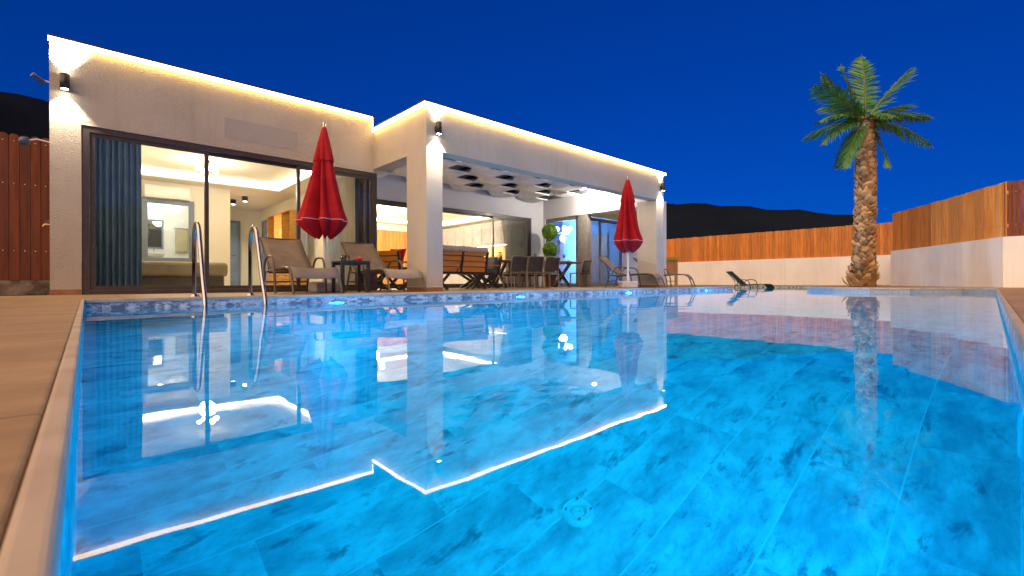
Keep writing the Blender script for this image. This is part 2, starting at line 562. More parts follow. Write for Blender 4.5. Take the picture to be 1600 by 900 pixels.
def lamp(kind, loc, energy, color, parent=None, direction=None, size=0.05, spot=None, blend=0.3, name='lamp_light', shape=None, size_y=None):
    d = bpy.data.lights.new(name, kind)
    d.energy = energy
    d.color = color
    if kind == 'AREA':
        d.size = size
        if shape: d.shape = shape
        if size_y: d.size_y = size_y
    else:
        d.shadow_soft_size = size
    if spot:
        d.spot_size = R(spot)
        d.spot_blend = blend
    o = bpy.data.objects.new(name, d)
    COL.objects.link(o)
    o.location = loc
    if direction:
        o.rotation_euler = (-Vector(direction)).to_track_quat('Z', 'Y').to_euler()
    if parent:
        o.parent = parent
    return o

def fill(poly, holes=()):
    loops = [[Vector((p[0], p[1], 0)) for p in poly]] + [[Vector((p[0], p[1], 0)) for p in h] for h in holes]
    pts = [p for l in loops for p in l]
    tris = tessellate_polygon(loops)
    return pts, tris

def sheet_poly(poly, holes, z, name, mat, kind='structure'):
    pts, tris = fill(poly, holes)
    mb = MB()
    fs = []
    for t in tris:
        a, b2, c = (pts[i] for i in t)
        fs.append(t if (b2 - a).cross(c - a).z > 0 else t[::-1])
    mb.add([(p.x, p.y, z) for p in pts], fs)
    return tag(mb.build(name, mat), kind=kind)

# ================================================================== SETTING
POOL = [(-0.026, -0.07), (13.6, 0.36), (14.3, 0.9), (13.55, 1.7), (13.4, 2.4), (13.75, 3.2), (14.4, 3.8), (15, 4.1), (21.6, 4.5), (21.6, 9.5), (15, 9.5), (15, 6.14), (0, 6.14)]
DEEP = [(-0.026, -0.07), (13.6, 0.36), (14.3, 0.9), (13.55, 1.7), (13.4, 2.4), (13.75, 3.2), (14.4, 3.8), (15, 4.1), (15, 6.14), (0, 6.14)]
SHELF = [(15, 4.1), (21.6, 4.5), (21.6, 9.5), (15, 9.5), (15, 6.14)]
WATER_Z, FLOOR_Z, SHELF_Z = -0.10, -1.27, -0.32

def offset_poly(poly, d):
    n = len(poly)
    out = []
    for i in range(n):
        p0, p1, p2 = Vector(poly[i - 1]), Vector(poly[i]), Vector(poly[(i + 1) % n])
        e1, e2 = (p1 - p0).normalized(), (p2 - p1).normalized()
        n1, n2 = Vector((e1.y, -e1.x)), Vector((e2.y, -e2.x))
        bis = (n1 + n2).normalized()
        k = d / max(0.35, bis.dot(n1))
        out.append((p1.x + bis.x * k, p1.y + bis.y * k))
    return out

sheet_poly([(-700, -700), (700, -700), (700, 700), (-700, 700)], [offset_poly(POOL, 0.20)], -0.012, 'ground', 'ground')
sheet_poly([(-1.6, -7), (23.2, -7), (23.2, 18), (-0.35, 18), (-0.35, 8.7), (-1.6, 8.7)], [offset_poly(POOL, 0.29)], 0.0, 'pool_deck', 'deck_stone')

# coping around the pool: a slab 4 cm thick whose edge stands 12 mm over the tiles
def coping(d0, d1, mat):
    inn, out = offset_poly(POOL, d0), offset_poly(POOL, d1)
    n = len(POOL)
    mb = MB()
    for i in range(n):
        j = (i + 1) % n
        a, b2, c, d = inn[i], inn[j], out[j], out[i]
        vs = [(*a, 0.004), (*b2, 0.004), (*c, 0.004), (*d, 0.004), (*a, -0.035), (*b2, -0.035), (*c, -0.035), (*d, -0.035)]
        mb.add(vs, [(0, 3, 2, 1), (4, 5, 6, 7), (0, 1, 5, 4), (2, 3, 7, 6)])
    o = mb.build('coping', mat)
    bm = bmesh.new(); bm.from_mesh(o.data)
    bmesh.ops.remove_doubles(bm, verts=bm.verts, dist=1e-5)
    bmesh.ops.recalc_face_normals(bm, faces=bm.faces)
    bm.to_mesh(o.data); bm.free()
    md = o.modifiers.new('bevel', 'BEVEL'); md.width = 0.006; md.segments = 3; md.limit_method = 'ANGLE'; md.angle_limit = R(50)
    return tag(o, kind='structure')
coping(-0.012, 0.012, 'coping_lip')
coping(0.0125, 0.30, 'coping_stone')

sheet_poly(DEEP, [], FLOOR_Z, 'pool_floor', 'pool_floor_tile')
sheet_poly(SHELF, [], SHELF_Z, 'pool_shelf', 'pool_floor_tile')

def pool_walls():
    mx, my, mm = MB(), MB(), MB()
    n = len(POOL)
    for i in range(n):
        a, b2 = POOL[i], POOL[(i + 1) % n]
        deep = a in DEEP and b2 in DEEP and not (a == (15, 4.1) and b2 == (15, 6.14))
        zb = FLOOR_Z if deep else SHELF_Z
        tgt = mx if abs(b2[0] - a[0]) > abs(b2[1] - a[1]) else my
        if i in (1, 2, 3, 4, 5, 6):
            mm.add([(*a, -0.13), (*b2, -0.13), (*b2, -0.035), (*a, -0.035)], [(0, 3, 2, 1)])
            tgt.add([(*a, zb), (*b2, zb), (*b2, -0.13), (*a, -0.13)], [(0, 3, 2, 1)])
        else:
            tgt.add([(*a, zb), (*b2, zb), (*b2, -0.035), (*a, -0.035)], [(0, 3, 2, 1)])
    my.add([(15, 4.1, FLOOR_Z), (15, 6.14, FLOOR_Z), (15, 6.14, SHELF_Z), (15, 4.1, SHELF_Z)], [(0, 1, 2, 3)])
    tag(mx.build('pool_wall', 'pool_wall_tile_x'), kind='structure')
    tag(my.build('pool_wall', 'pool_wall_tile_y'), kind='structure')
    tag(mm.build('pool_wall', 'mosaic'), kind='structure')
pool_walls()
sheet_poly(offset_poly(POOL, 0.0), [], WATER_Z, 'water', 'water')

# hills all round, far away
def hills():
    mb = MB()
    prof = []
    nA = 240
    rng = random.Random(5)
    ph = [rng.uniform(0, 6.28) for _ in range(8)]
    def hz(a):                      # a: angle in degrees right of the view axis
        h = 21 + 2.2 * math.sin(a * 0.11 + ph[0]) + 1.1 * math.sin(a * 0.31 + ph[1]) + 0.5 * math.sin(a * 0.83 + ph[2]) + .22 * math.sin(a * 2.1 + ph[3])
        pts = [(-70, 46), (-50, 42.5), (-44.5, 41.5), (-38, 36), (-20, 26), (5, 22), (18, 24.2), (26, 22.0), (31, 19.8), (36, 17), (40, 13), (60, 9)]
        if pts[0][0] < a < pts[-1][0]:
            for (a0, h0), (a1, h1) in zip(pts, pts[1:]):
                if a0 <= a <= a1:
                    k = (a - a0) / (a1 - a0)
                    base = h0 + (h1 - h0) * k
                    return base + 0.35 * math.sin(a * 1.3 + ph[4]) + 0.2 * math.sin(a * 3.7 + ph[5])
        return h
    rows = []
    for dist, k in ((105, 0.0), (125, 0.42), (140, 0.8), (150, 1.0), (175, 0.9), (230, 0.0)):
        row = []
        for i in range(nA + 1):
            a = -180 + 360 * i / nA
            ang = R(47.5 - a)       # world bearing of the view axis is 47.5 deg from +X
            h = hz(a if a < 180 else -180) * k
            wob = 1 + 0.03 * math.sin(a * 0.4) if 0 < k < 1 else 1
            row.append((math.cos(ang) * dist * wob, math.sin(ang) * dist * wob, h - 0.05))
        rows.append(row)
    mb.sheet(rows)
    return tag(mb.build('hills', 'hill'), kind='structure')
hills()

# ================================================================== VILLA
VX, VY = 4.25, 8.69
villa = thing('villa', 'low white stucco villa with warm light strips along its flat roof edge', 'villa', (VX, VY, 0))
BR, PR = 3.405, 3.155                 # roof edge of the bedroom block and of the porch block
def vp(mb, name, mat, bevel=0.0, parent=None, label=None):
    o = mb.build(name, mat, parent or villa, world=True, bevel=bevel)
    if label: o['label'] = label
    return o
# bedroom block
mb = B(-0.32, -0.012, 8.69, 8.94, 0.0, BR).box(-0.012, 4.25, 8.69, 8.94, 2.33, BR)
vp(mb, 'front_wall', 'stucco', label='rough stucco wall over the bedroom doors')
vp(B(-0.32, -0.10, 8.94, 17.2, 0, BR - 0.003), 'side_wall', 'stucco')
vp(B(1.69, 2.80, 8.687, 8.69, 2.50, 2.83), 'paint_patch', 'stucco_patch', label='grey repainted patch on the front wall')
# porch: columns, beams
for x0, x1, y1 in ((4.25, 4.57, 7.40), (11.53, 11.90, 7.35)):
    c = vp(B(x0, x1, 6.75, y1, 0.085, 2.40), 'column', 'stucco')
    o = vp(B(x0 - .004, x1 + .004, 6.746, y1 + .004, 0.0, 0.075), 'skirting', 'skirting', 0.002, c)
    o = vp(B(x0 - .004, x1 + .004, 6.746, y1 + .004, 0.075, 0.085), 'skirting_edge', 'white_trim', 0.0, c)
vp(B(-0.324, -0.014, 8.684, 8.688, 0, 0.075), 'skirting', 'skirting')
vp(B(4.25, 11.90, 6.75, 7.05, 2.40, PR), 'beam', 'stucco')
vp(B(4.25, 4.57, 7.05, 8.69, 2.40, PR), 'beam', 'stucco')
vp(B(4.25, 4.57, 8.69, 11.0, 2.40, PR), 'beam', 'plaster_white')
# parapet caps
cap = MB().box(-0.335, 4.27, 8.600, 8.96, BR, BR + 0.022)
vp(cap, 'roof_cap', 'dark_metal')
cap = MB().box(4.16, 11.915, 6.66, 7.07, PR, PR + 0.022).box(4.16, 4.59, 7.07, 8.598, PR, PR + 0.022)
vp(cap, 'roof_cap', 'dark_metal')
# LED strips under the caps
vp(B(-0.33, 4.18, 8.612, 8.632, BR - 0.058, BR - 0.002), 'led_strip', 'led_warm')
vp(B(4.172, 11.91, 6.672, 6.692, PR - 0.058, PR - 0.002), 'led_strip', 'led_warm')
vp(B(4.172, 4.192, 6.692, 8.61, PR - 0.058, PR - 0.002), 'led_strip', 'led_warm')
vp(B(4.182, 4.202, 8.612, 8.632, PR + 0.024, BR - 0.002), 'led_strip', 'led_warm')
# porch back wall over the doors and right hand wall
vp(B(4.57, 11.73, 11.0, 11.2, 2.27, PR), 'back_wall', 'plaster_white')
vp(B(10.96, 11.53, 11.0, 11.2, 0, 2.27), 'back_wall', 'plaster_white')
vp(B(11.53, 11.73, 7.35, 11.0, 2.27, PR).box(11.53, 11.73, 10.92, 11.2, 0, 2.27), 'side_wall', 'plaster_white')
vp(B(11.53, 11.73, 7.05, 7.35, 2.40, PR), 'side_wall', 'plaster_white')
vp(B(11.53, 11.75, 9.14, 9.50, 0, 2.27), 'pillar', 'door_frame_light')
# roofs and ceilings
vp(B(-0.10, 4.25, 8.94, 17.2, 2.95, 3.10), 'roof', 'concrete')
vp(B(4.25, 16.2, 11.2, 17.3, 2.95, 3.08), 'roof', 'concrete')
vp(B(11.73, 14.0, 7.95, 9.5, 2.80, 2.95).box(11.73, 16.0, 9.5, 11.2, 2.80, 2.95), 'roof', 'concrete')
vp(B(11.73, 14.0, 7.95, 9.50, 2.275, 2.30), 'porch_ceiling', 'soffit_yellow_lit', label='ceiling of the recessed porch corner, its yellow light put into the colour')
vp(B(14.0, 14.2, 7.95, 9.50, 0, 2.8), 'side_wall', 'plaster_white')

# interior floors
vp(B(-0.10, 4.2, 8.96, 17, 0.0, 0.012), 'floor', 'interior_floor')
vp(B(4.4, 11.5, 11.22, 17, 0.0, 0.012), 'floor', 'interior_floor')
vp(B(11.73, 15.4, 9.62, 14, 0.0, 0.012), 'floor', 'interior_floor')

# bedroom walls: left lining, right wall with a glazed slot at the front, back wall with the bathroom opening
iw = B(-0.10, -0.06, 8.94, 17, 0.012, 2.62)
iw.box(4.20, 4.38, 9.30, 16.9, 0.0, 2.95)
iw.box(4.20, 4.38, 8.94, 9.30, 2.30, 2.95)
BX0, BX1, BZ0, BZ1 = 1.05, 1.85, 0.72, 1.98
iw.box(-0.06, BX0, 13.2, 13.35, 0.012, 2.62).box(BX1, 2.68, 13.2, 13.35, 0.012, 2.62)
iw.box(BX0, BX1, 13.2, 13.35, 0.012, BZ0).box(BX0, BX1, 13.2, 13.35, BZ1, 2.62)
iw.box(2.53, 2.68, 13.35, 16.6, 0.012, 2.62).box(2.53, 4.2, 16.6, 16.75, 0.012, 2.62)
vp(iw, 'interior_wall', 'plaster_cream')
# bathroom behind
bw = B(0.3, 2.53, 15.2, 15.3, 0.012, 2.5).box(0.2, 0.3, 13.35, 15.3, 0.012, 2.5).box(0.3, 2.53, 13.35, 15.2, 2.5, 2.55)
vp(bw, 'bathroom_wall', 'white_ceramic')
# tray ceilings with LED coves
def tray(x0, x1, y0, y1, zl, zu, rim, name, back_rim=None):
    br = back_rim or rim
    mb = B(x0, x1, y0, y0 + rim, zl, zl + 0.03).box(x0, x1, y1 - br, y1, zl, zl + 0.03)
    mb.box(x0, x0 + rim, y0 + rim, y1 - br, zl, zl + 0.03).box(x1 - rim, x1, y0 + rim, y1 - br, zl, zl + 0.03)
    mb.box(x0, x1, y0, y1, zu, zu + 0.05)
    c = vp(mb, name, 'ceiling_white')
    e = MB()
    h0, h1 = zl + 0.034, zu - 0.03
    e.box(x0 + rim - .03, x1 - rim + .03, y1 - br + .0, y1 - br + 0.02, h0, h1)
    e.box(x0 + rim - .03, x1 - rim + .03, y0 + rim - 0.02, y0 + rim, h0, h1)
    e.box(x0 + rim - 0.02, x0 + rim, y0 + rim, y1 - br, h0, h1)
    e.box(x1 - rim, x1 - rim + 0.02, y0 + rim, y1 - br, h0, h1)
    vp(e, 'cove_strip', 'cove_led', 0, c)
tray(-0.06, 4.20, 8.94, 13.2, 2.46, 2.62, 0.55, 'bedroom_ceiling')
vp(B(2.68, 4.2, 13.2, 16.6, 2.46, 2.5), 'corridor_ceiling', 'ceiling_white')
tray(4.38, 11.5, 11.2, 17.0, 2.46, 2.62, 0.6, 'living_ceiling')
# living room walls
lw = B(4.38, 11.5, 17.0, 17.2, 0.012, 2.95).box(4.38, 4.42, 11.2, 17.0, 0.012, 2.46).box(11.5, 11.73, 11.2, 17.0, 0.012, 2.95)
vp(lw, 'interior_wall', 'plaster_cream')
mb = MB()
x = 4.5
while x < 10.9:
    mb.box(x, x + 0.155, 16.96, 17.0, 0.012, 2.22)
    x += 0.16
vp(mb, 'wood_panelling', 'wood_panel', label='vertical honey coloured boards on the living room wall')
# blue room
bl = B(11.73, 15.4, 14.0, 14.1, 0.012, 2.8).box(15.4, 15.5, 9.5, 14.0, 0.012, 2.8).box(11.735, 11.76, 11.2, 14.0, 0.012, 2.7)
bl.box(11.76, 15.4, 9.62, 14.0, 2.7, 2.75)
vp(bl, 'interior_wall', 'plaster_blue', label='light blue walls of the right hand room')

# sliding doors --------------------------------------------------------
def sliding_door(axis, pos, a0, a1, z0, z1, mull, t=0.09, fw=0.07, fmat='door_frame', handle=None, sash=0.055):
    """axis 'x': runs along X at Y=pos; axis 'y': runs along Y at X=pos"""
    root = bpy.data.objects.new('sliding_door', None)
    COL.objects.link(root)
    root.parent = villa
    root.location = (-VX, -VY, 0)
    def bx(m, a, b2, d0, d1, za, zb):
        if axis == 'x': m.box(a, b2, pos + d0, pos + d1, za, zb)
        else: m.box(pos + d0, pos + d1, a, b2, za, zb)
    f = MB()
    bx(f, a0, a0 + fw, 0, t, z0, z1); bx(f, a1 - fw, a1, 0, t, z0, z1)
    bx(f, a0 + fw, a1 - fw, 0, t, z1 - fw, z1); bx(f, a0 + fw, a1 - fw, 0, t, z0, z0 + 0.06)
    f.build('door_frame', fmat, root, bevel=0.003)
    edges = [a0 + fw] + list(mull) + [a1 - fw]
    for i, (l, r) in enumerate(zip(edges, edges[1:])):
        d = 0.015 if i % 2 == 0 else 0.05
        s = MB()
        l2, r2 = l - (sash / 2 if i else -0.001), r + (sash / 2 if i < len(edges) - 2 else -0.001)
        za, zb = z0 + 0.061, z1 - fw - 0.001
        bx(s, l2, l2 + sash, d, d + 0.03, za, zb); bx(s, r2 - sash, r2, d, d + 0.03, za, zb)
        bx(s, l2 + sash, r2 - sash, d, d + 0.03, zb - sash, zb); bx(s, l2 + sash, r2 - sash, d, d + 0.03, za, za + sash)
        s.build('door_sash', fmat, root, bevel=0.002)
        g = MB()
        bx(g, l2 + sash - .003, r2 - sash + .003, d + 0.013, d + 0.017, za + sash - .003, zb - sash + .003)
        g.build('glass_pane', 'window_glass', root)
    return root
sliding_door('x', 8.70, -0.010, 4.33, 0.0, 2.328, (1.45, 2.84), fw=0.085)
sliding_door('x', 11.02, 4.60, 10.955, 0.0, 2.268, (6.9, 9.34), fw=0.08)
sliding_door('y', 11.56, 9.505, 10.915, 0.0, 2.265, (), fw=0.06, fmat='door_frame_light')
sliding_door('x', 9.51, 11.76, 14.0, 0.0, 2.27, (12.75,), fw=0.06, fmat='door_frame_light')
sliding_door('y', 4.22, 8.95, 9.295, 0.0, 2.298, (), fw=0.04)

# woven timber canopy of the porch --------------------------------------
wroot = bpy.data.objects.new('woven_ceiling', None)
COL.objects.link(wroot); wroot.parent = villa; wroot.location = (-VX, -VY, 0)
wroot['label'] = 'ceiling of wavy woven boards with gaps to the sky'
PER, AMP = 1.40, 0.066
for i in range(6):
    y0 = 7.12 + i * 0.64
    rows = []
    for s in range(161):
        x = 4.60 + (11.02 - 4.60) * s / 160
        z = 2.845 + AMP * max(-1, min(1, 3.6 * math.cos(2 * PI * (x - 8.0) / PER + PI * i)))
        rows.append([(x, y0, z), (x, y0 + 0.565, z)])
    MB().sheet(rows, 0.034, False).build('board', 'weave_wood', wroot)
for k in range(10):
    x = 8.0 - 0.35 + (k - 4) * 0.70
    if 4.6 < x < 11.5:
        B(x - 0.03, x + 0.03, 7.06, 10.99, 2.935, 2.975).build('joist', 'dark_metal', wroot)
B(11.44, 11.528, 7.06, 10.99, 2.90, 2.99).build('edge_board', 'kitchen_dark', wroot)
for k in range(2):
    B(4.6, 11.45, 7.5 + k * 0.7, 7.6 + k * 0.7, 3.0, 3.1).build('joist', 'dark_metal', wroot)
B(4.58, 11.52, 8.75, 10.99, 3.05, 3.10).build('backing_board', 'kitchen_dark', wroot)

# ================================================================== wall lamps
WARM = (1.0, 0.86, 0.68)
def wall_lamp(x, y, z, label, e=70.0):
    t = thing('wall_lamp', label, 'wall lamp', (x, y, z), 0, 'up and down wall lamps on the villa')
    MB().lathe([(0.0, -0.095), (0.040, -0.095), (0.046, -0.10), (0.050, -0.10), (0.050, 0.10), (0.046, 0.10), (0.040, 0.095), (0.0, 0.095)], (0, -0.085, 0)).build('lamp_body', 'dark_metal', t)
    B(-0.03, 0.03, -0.04, -0.001, -0.05, 0.05).build('wall_mount', 'dark_metal', t, bevel=0.004)
    for s in (1, -1):
        MB().lathe([(0.0, 0.097 * s), (0.036, 0.097 * s)][::s], (0, -0.085, 0)).build('lamp_lens', 'lamp_lens', t)
        lamp('SPOT', (0, -0.085, 0.108 * s), e, WARM, t, (0, 0.18, s), 0.02, 84, 0.5)
    return t
wall_lamp(-0.17, 8.688, 2.84, 'black up and down wall lamp on the left corner of the villa')
wall_lamp(4.44, 6.748, 2.76, 'black up and down wall lamp on the middle porch column', 120.0)
wall_lamp(11.73, 6.748, 2.75, 'black up and down wall lamp on the far right porch column', 55.0)
# porch projector lighting the right hand wall
t = thing('porch_spotlight', 'small spotlight under the woven porch ceiling aimed at the right wall', 'spotlight', (11.22, 8.6, 2.97))
MB().lathe([(0.0, -0.05), (0.045, -0.05), (0.05, -0.04), (0.05, 0.05), (0.0, 0.055)]).xform(Matrix.Rotation(R(-70), 4, 'Y')).build('lamp_body', 'dark_metal', t)
MB().tube([(0, 0, 0.04), (0, 0, 0.1)], 0.012, 8).build('bracket', 'dark_metal', t)
lamp('SPOT', (0.06, 0, -0.012), 42, (1.0, 0.95, 0.88), t, (1, 0, -0.55), 0.03, 125, 0.9)
lamp('POINT', (-0.05, 0, -0.30), 105, (1.0, 0.92, 0.82), t, None, 0.05)  # fill light added below the spotlight to brighten the porch

# security cameras / taps at the left corner
t = thing('security_camera', 'small grey security camera fixed to the left edge of the villa', 'security camera', (-0.322, 8.80, 2.85))
MB().tube([(0, 0, 0), (-0.07, -0.02, 0.0)], 0.012, 8).build('bracket', 'white_plastic', t)
MB().tube([(-0.05, -0.02, -0.03), (-0.16, -0.08, 0.035)], [0.03, 0.034], 12).build('camera_body', 'blue_plastic', t)
t = thing('round_camera', 'round blue security camera on a short arm before the left fence', 'round_camera', (-0.322, 9.2, 2.10))  # ball shaped security camera on an arm, gives no light
MB().tube([(0, 0, 0.03), (-0.14, 0, 0.05), (-0.22, 0, 0.02)], 0.010, 8).build('arm', 'white_plastic', t)
MB().lathe([(0.0, -0.06), (0.045, -0.045), (0.062, 0.0), (0.045, 0.045), (0.0, 0.06)], (-0.26, 0, 0), 16).build('camera_head', 'blue_plastic', t)
t = thing('garden_tap', 'small brass tap on the villa side by the left fence', 'tap', (-0.322, 9.2, 0.98))
MB().tube([(0, 0, 0), (-0.07, 0, 0), (-0.085, 0, -0.03)], 0.011, 8).build('spout', 'brass', t)
MB().bar((-0.05, 0, 0.012), (-0.05, 0, 0.045), 0.012, 0.012).bar((-0.075, 0, 0.045), (-0.02, 0, 0.045), 0.012, 0.012).build('handle', 'brass', t)

# ================================================================== BEDROOM things
def curtain(x0, x1, y0, z0, z1, folds, mat, label, axis='x', amp=0.04, group=None, seed=1):
    rng = random.Random(seed)
    n = folds * 10
    ph = [rng.uniform(-.5, .5) for _ in range(n + 1)]
    rows = []
    for k in range(9):
        z = z1 + (z0 - z1) * k / 8
        row = []
        for i in range(n + 1):
            u = i / n
            a = u * folds * 2 * PI
            d = amp * (0.75 + 0.25 * k / 8) * (math.sin(a) + 0.35 * math.sin(a * 0.37 + seed)) + 0.006 * math.sin(k + i * .3)
            p = x0 + (x1 - x0) * u
            row.append((p, y0 + d, z) if axis == 'x' else (y0 + d, p, z))
        rows.append(row)
    o = MB().sheet(rows).build('curtain', mat)
    return tag(o, label, 'curtain', group)
curtain(0.10, 0.66, 9.02, 0.02, 2.42, 8, 'curtain_blue', 'dark blue curtain drawn at the left end of the bedroom doors', seed=2)
curtain(9.05, 9.95, 4.10, 0.02, 2.42, 9, 'curtain_white', 'white curtain in the bedroom behind the red parasol', axis='y', seed=3)
curtain(9.90, 10.62, 4.07, 0.02, 2.42, 6, 'curtain_grey', 'grey curtain deeper in the bedroom behind the red parasol', axis='y', seed=4)
curtain(4.02, 4.10, 9.02, 0.02, 2.42, 2, 'curtain_blue', 'narrow dark blue curtain at the right end of the bedroom doors', amp=0.03, seed=6)

bed = thing('bed', 'bed with beige bedspread seen through the left bedroom door', 'bed', (1.0, 10.7, 0.012))
B(-1.02, 0.92, -0.78, 0.78, 0.06, 0.26).build('bed_base', 'blanket_dark', bed, bevel=0.02)
B(-1.02, 0.98, -0.80, 0.80, 0.26, 0.52).build('bedspread', 'blanket', bed, bevel=0.06)
for y in (-0.4, 0.4):
    B(-0.95, -0.55, y - 0.3, y + 0.3, 0.515, 0.66).build('pillow', 'white_ceramic', bed, bevel=0.06)
B(-1.055, -1.02, -0.85, 0.85, 0.0, 1.0).build('headboard', 'grey_cushion', bed, bevel=0.02)

ac = thing('air_conditioner', 'white wall air conditioner above the grey framed bathroom opening', 'air conditioner', (1.42, 13.2, 2.06))
B(-0.42, 0.42, -0.2, 0.0, 0.0, 0.28).build('case', 'white_plastic', ac, bevel=0.02)
MB().bar((-0.40, -0.202, 0.035), (0.40, -0.202, 0.035), 0.012, 0.05).build('louvre', 'white_trim', ac)

fr = thing('interior_window', 'grey framed opening in the bedroom wall looking into the bright bathroom', 'interior window', ((BX0 + BX1) / 2, 13.2, BZ0))
w, h = BX1 - BX0, BZ1 - BZ0
f = B(-w / 2 - 0.09, -w / 2 + 0.02, -0.04, 0.0, -0.09, h + 0.09).box(w / 2 - 0.02, w / 2 + 0.09, -0.04, 0, -0.09, h + 0.09)
f.box(-w / 2 + .02, w / 2 - .02, -0.04, 0, h - 0.02, h + 0.09).box(-w / 2 + .02, w / 2 - .02, -0.04, 0, -0.09, 0.02)
f.build('window_frame', 'blue_grey_paint', fr, bevel=0.006)
B(-w / 2, w / 2, 0.06, 0.066, 0, h).build('glass_pane', 'clear_glass', fr)
mr = thing('bathroom_mirror', 'dark framed mirror on the far bathroom wall', 'mirror', (1.28, 15.2, 1.05))
f = B(-0.28, -0.24, -0.03, 0, 0, 0.75).box(0.24, 0.28, -0.03, 0, 0, 0.75).box(-0.24, 0.24, -0.03, 0, 0.71, 0.75).box(-0.24, 0.24, -0.03, 0, 0, 0.04)
f.build('mirror_frame', 'blue_grey_paint', mr)
B(-0.24, 0.24, -0.012, -0.002, 0.04, 0.71).build('mirror_glass', 'mirror', mr)
bs = thing('bathroom_basin', 'white wash basin on a white cabinet under the bathroom mirror', 'wash basin', (1.35, 15.0, 0.012))
B(-0.55, 0.55, -0.25, 0.19, 0.0, 0.8).build('cabinet', 'white_plastic', bs, bevel=0.01)
MB().lathe([(0.1, 0.0), (0.2, 0.06), (0.23, 0.13), (0.21, 0.13), (0.12, 0.03), (0, 0.02)], (0, -0.03, 0.8)).build('bowl', 'white_ceramic', bs)
MB().tube([(0, 0.13, 0.8), (0, 0.13, 1.0), (0, 0.05, 1.03), (0, 0.02, 1.0)], 0.012, 8).build('tap', 'chrome', bs)
tw = thing('hanging_towel', 'pale towel hanging on the bathroom wall', 'towel', (1.95, 15.17, 0.95))
rows = [[(x * 0.14, 0.015 * math.sin(x * 9 + k), 0.65 - k * 0.08) for x in (-1, -.6, -.2, .2, .6, 1)] for k in range(9)]
MB().sheet(rows, 0.008).build('towel_cloth', 'blanket', tw)
MB().tube([(-0.18, -0.02, 0.66), (0.18, -0.02, 0.66)], 0.008, 8).build('rail', 'chrome', tw)
bl_ = thing('bathroom_lamp', 'glowing round ceiling lamp in the bathroom', 'ceiling lamp', (1.4, 14.3, 2.5))
MB().lathe([(0.0, -0.07), (0.16, -0.06), (0.2, -0.02), (0.2, 0.0)]).build('lamp_shade', 'bath_glow', bl_)
lamp('POINT', (0, 0, -0.25), 30, (1.0, 0.95, 0.86), bl_, None, 0.12)

def globe_lamp(loc, label, n=4, drop=0.28, spread=0.2, mat='bulb_glow', e=20, col=(1, .84, .6), frame='dark_metal', r=0.05, cat='chandelier'):
    t = thing('chandelier', label, cat, loc)
    MB().tube([(0, 0, 0), (0, 0, -drop)], 0.008, 8).lathe([(0, 0), (0.06, 0), (0.05, -0.03), (0, -0.03)]).build('stem', frame, t)
    for k in range(n):
        a = 2 * PI * k / n + 0.3
        x, y = spread * math.cos(a), spread * math.sin(a)
        MB().tube([(0, 0, -drop * 0.8), (x * .5, y * .5, -drop * 0.95), (x, y, -drop * 0.85), (x, y, -drop * .75)], 0.007, 6).build('arm', frame, t)
        pr = [(r * math.sin(PI * q / 8) + 1e-4, -r * math.cos(PI * q / 8)) for q in range(9)]
        MB().lathe(pr, (x, y, -drop * 0.75 + r * .9), 14).build('bulb', mat, t)
    if e:
        lamp('POINT', (0, 0, -drop - 0.12), e, col, t, None, 0.15)
    return t
globe_lamp((1.85, 11.1, 2.62), 'dark armed ceiling lamp with glowing globes in the bedroom', 4, 0.30, 0.16, e=45)
sp = []
for k in range(3):
    t = thing('ceiling_spot', '', 'ceiling spot', (2.95 + 0.12 * k, 15.5 - 0.75 * k, 2.46), 0, 'square ceiling spots in the bedroom corridor')
    t['label'] = ['dark square ceiling spot, deepest of three in the corridor', 'dark square ceiling spot, middle of three in the corridor', 'dark square ceiling spot, nearest of three in the corridor'][k]
    B(-0.06, 0.06, -0.06, 0.06, -0.13, 0.0).build('spot_case', 'black_plastic', t)
    B(-0.04, 0.04, -0.04, 0.04, -0.134, -0.131).build('spot_lens', 'bulb_glow', t)
    lamp('SPOT', (0, 0, -0.145), 60, (1, .86, .66), t, (0, 0, -1), 0.05, 130, 0.6)

def panel_door(loc, rz, label, mat='door_blue', w=0.82, h=2.0, frame=True):
    t = thing('interior_door', label, 'door', loc, rz)
    B(0, w, -0.02, 0.02, 0.01, h).build('door_leaf', mat, t, bevel=0.004)
    for z0, z1 in ((0.2, 0.85), (1.0, 1.85)):
        B(0.12, w - 0.12, -0.028, -0.0205, z0, z1).build('door_panel', mat, t, bevel=0.006)
    MB().tube([(w - 0.07, -0.02, 1.0), (w - 0.07, -0.06, 1.0), (w - 0.18, -0.06, 1.0)], 0.009, 8).build('handle', 'chrome', t)
    if frame:
        B(-0.07, 0, -0.04, 0.04, 0, h + .08).box(w, w + 0.07, -0.04, 0.04, 0, h + .08).box(0, w, -0.04, 0.04, h + 0.004, h + 0.08).build('door_frame', 'blue_grey_paint', t)
    return t
panel_door((2.75, 16.57, 0.012), 0, 'blue grey panelled door at the end of the bedroom corridor')
panel_door((4.17, 15.2, 0.012), R(90), 'blue grey panelled door on the right wall of the corridor')

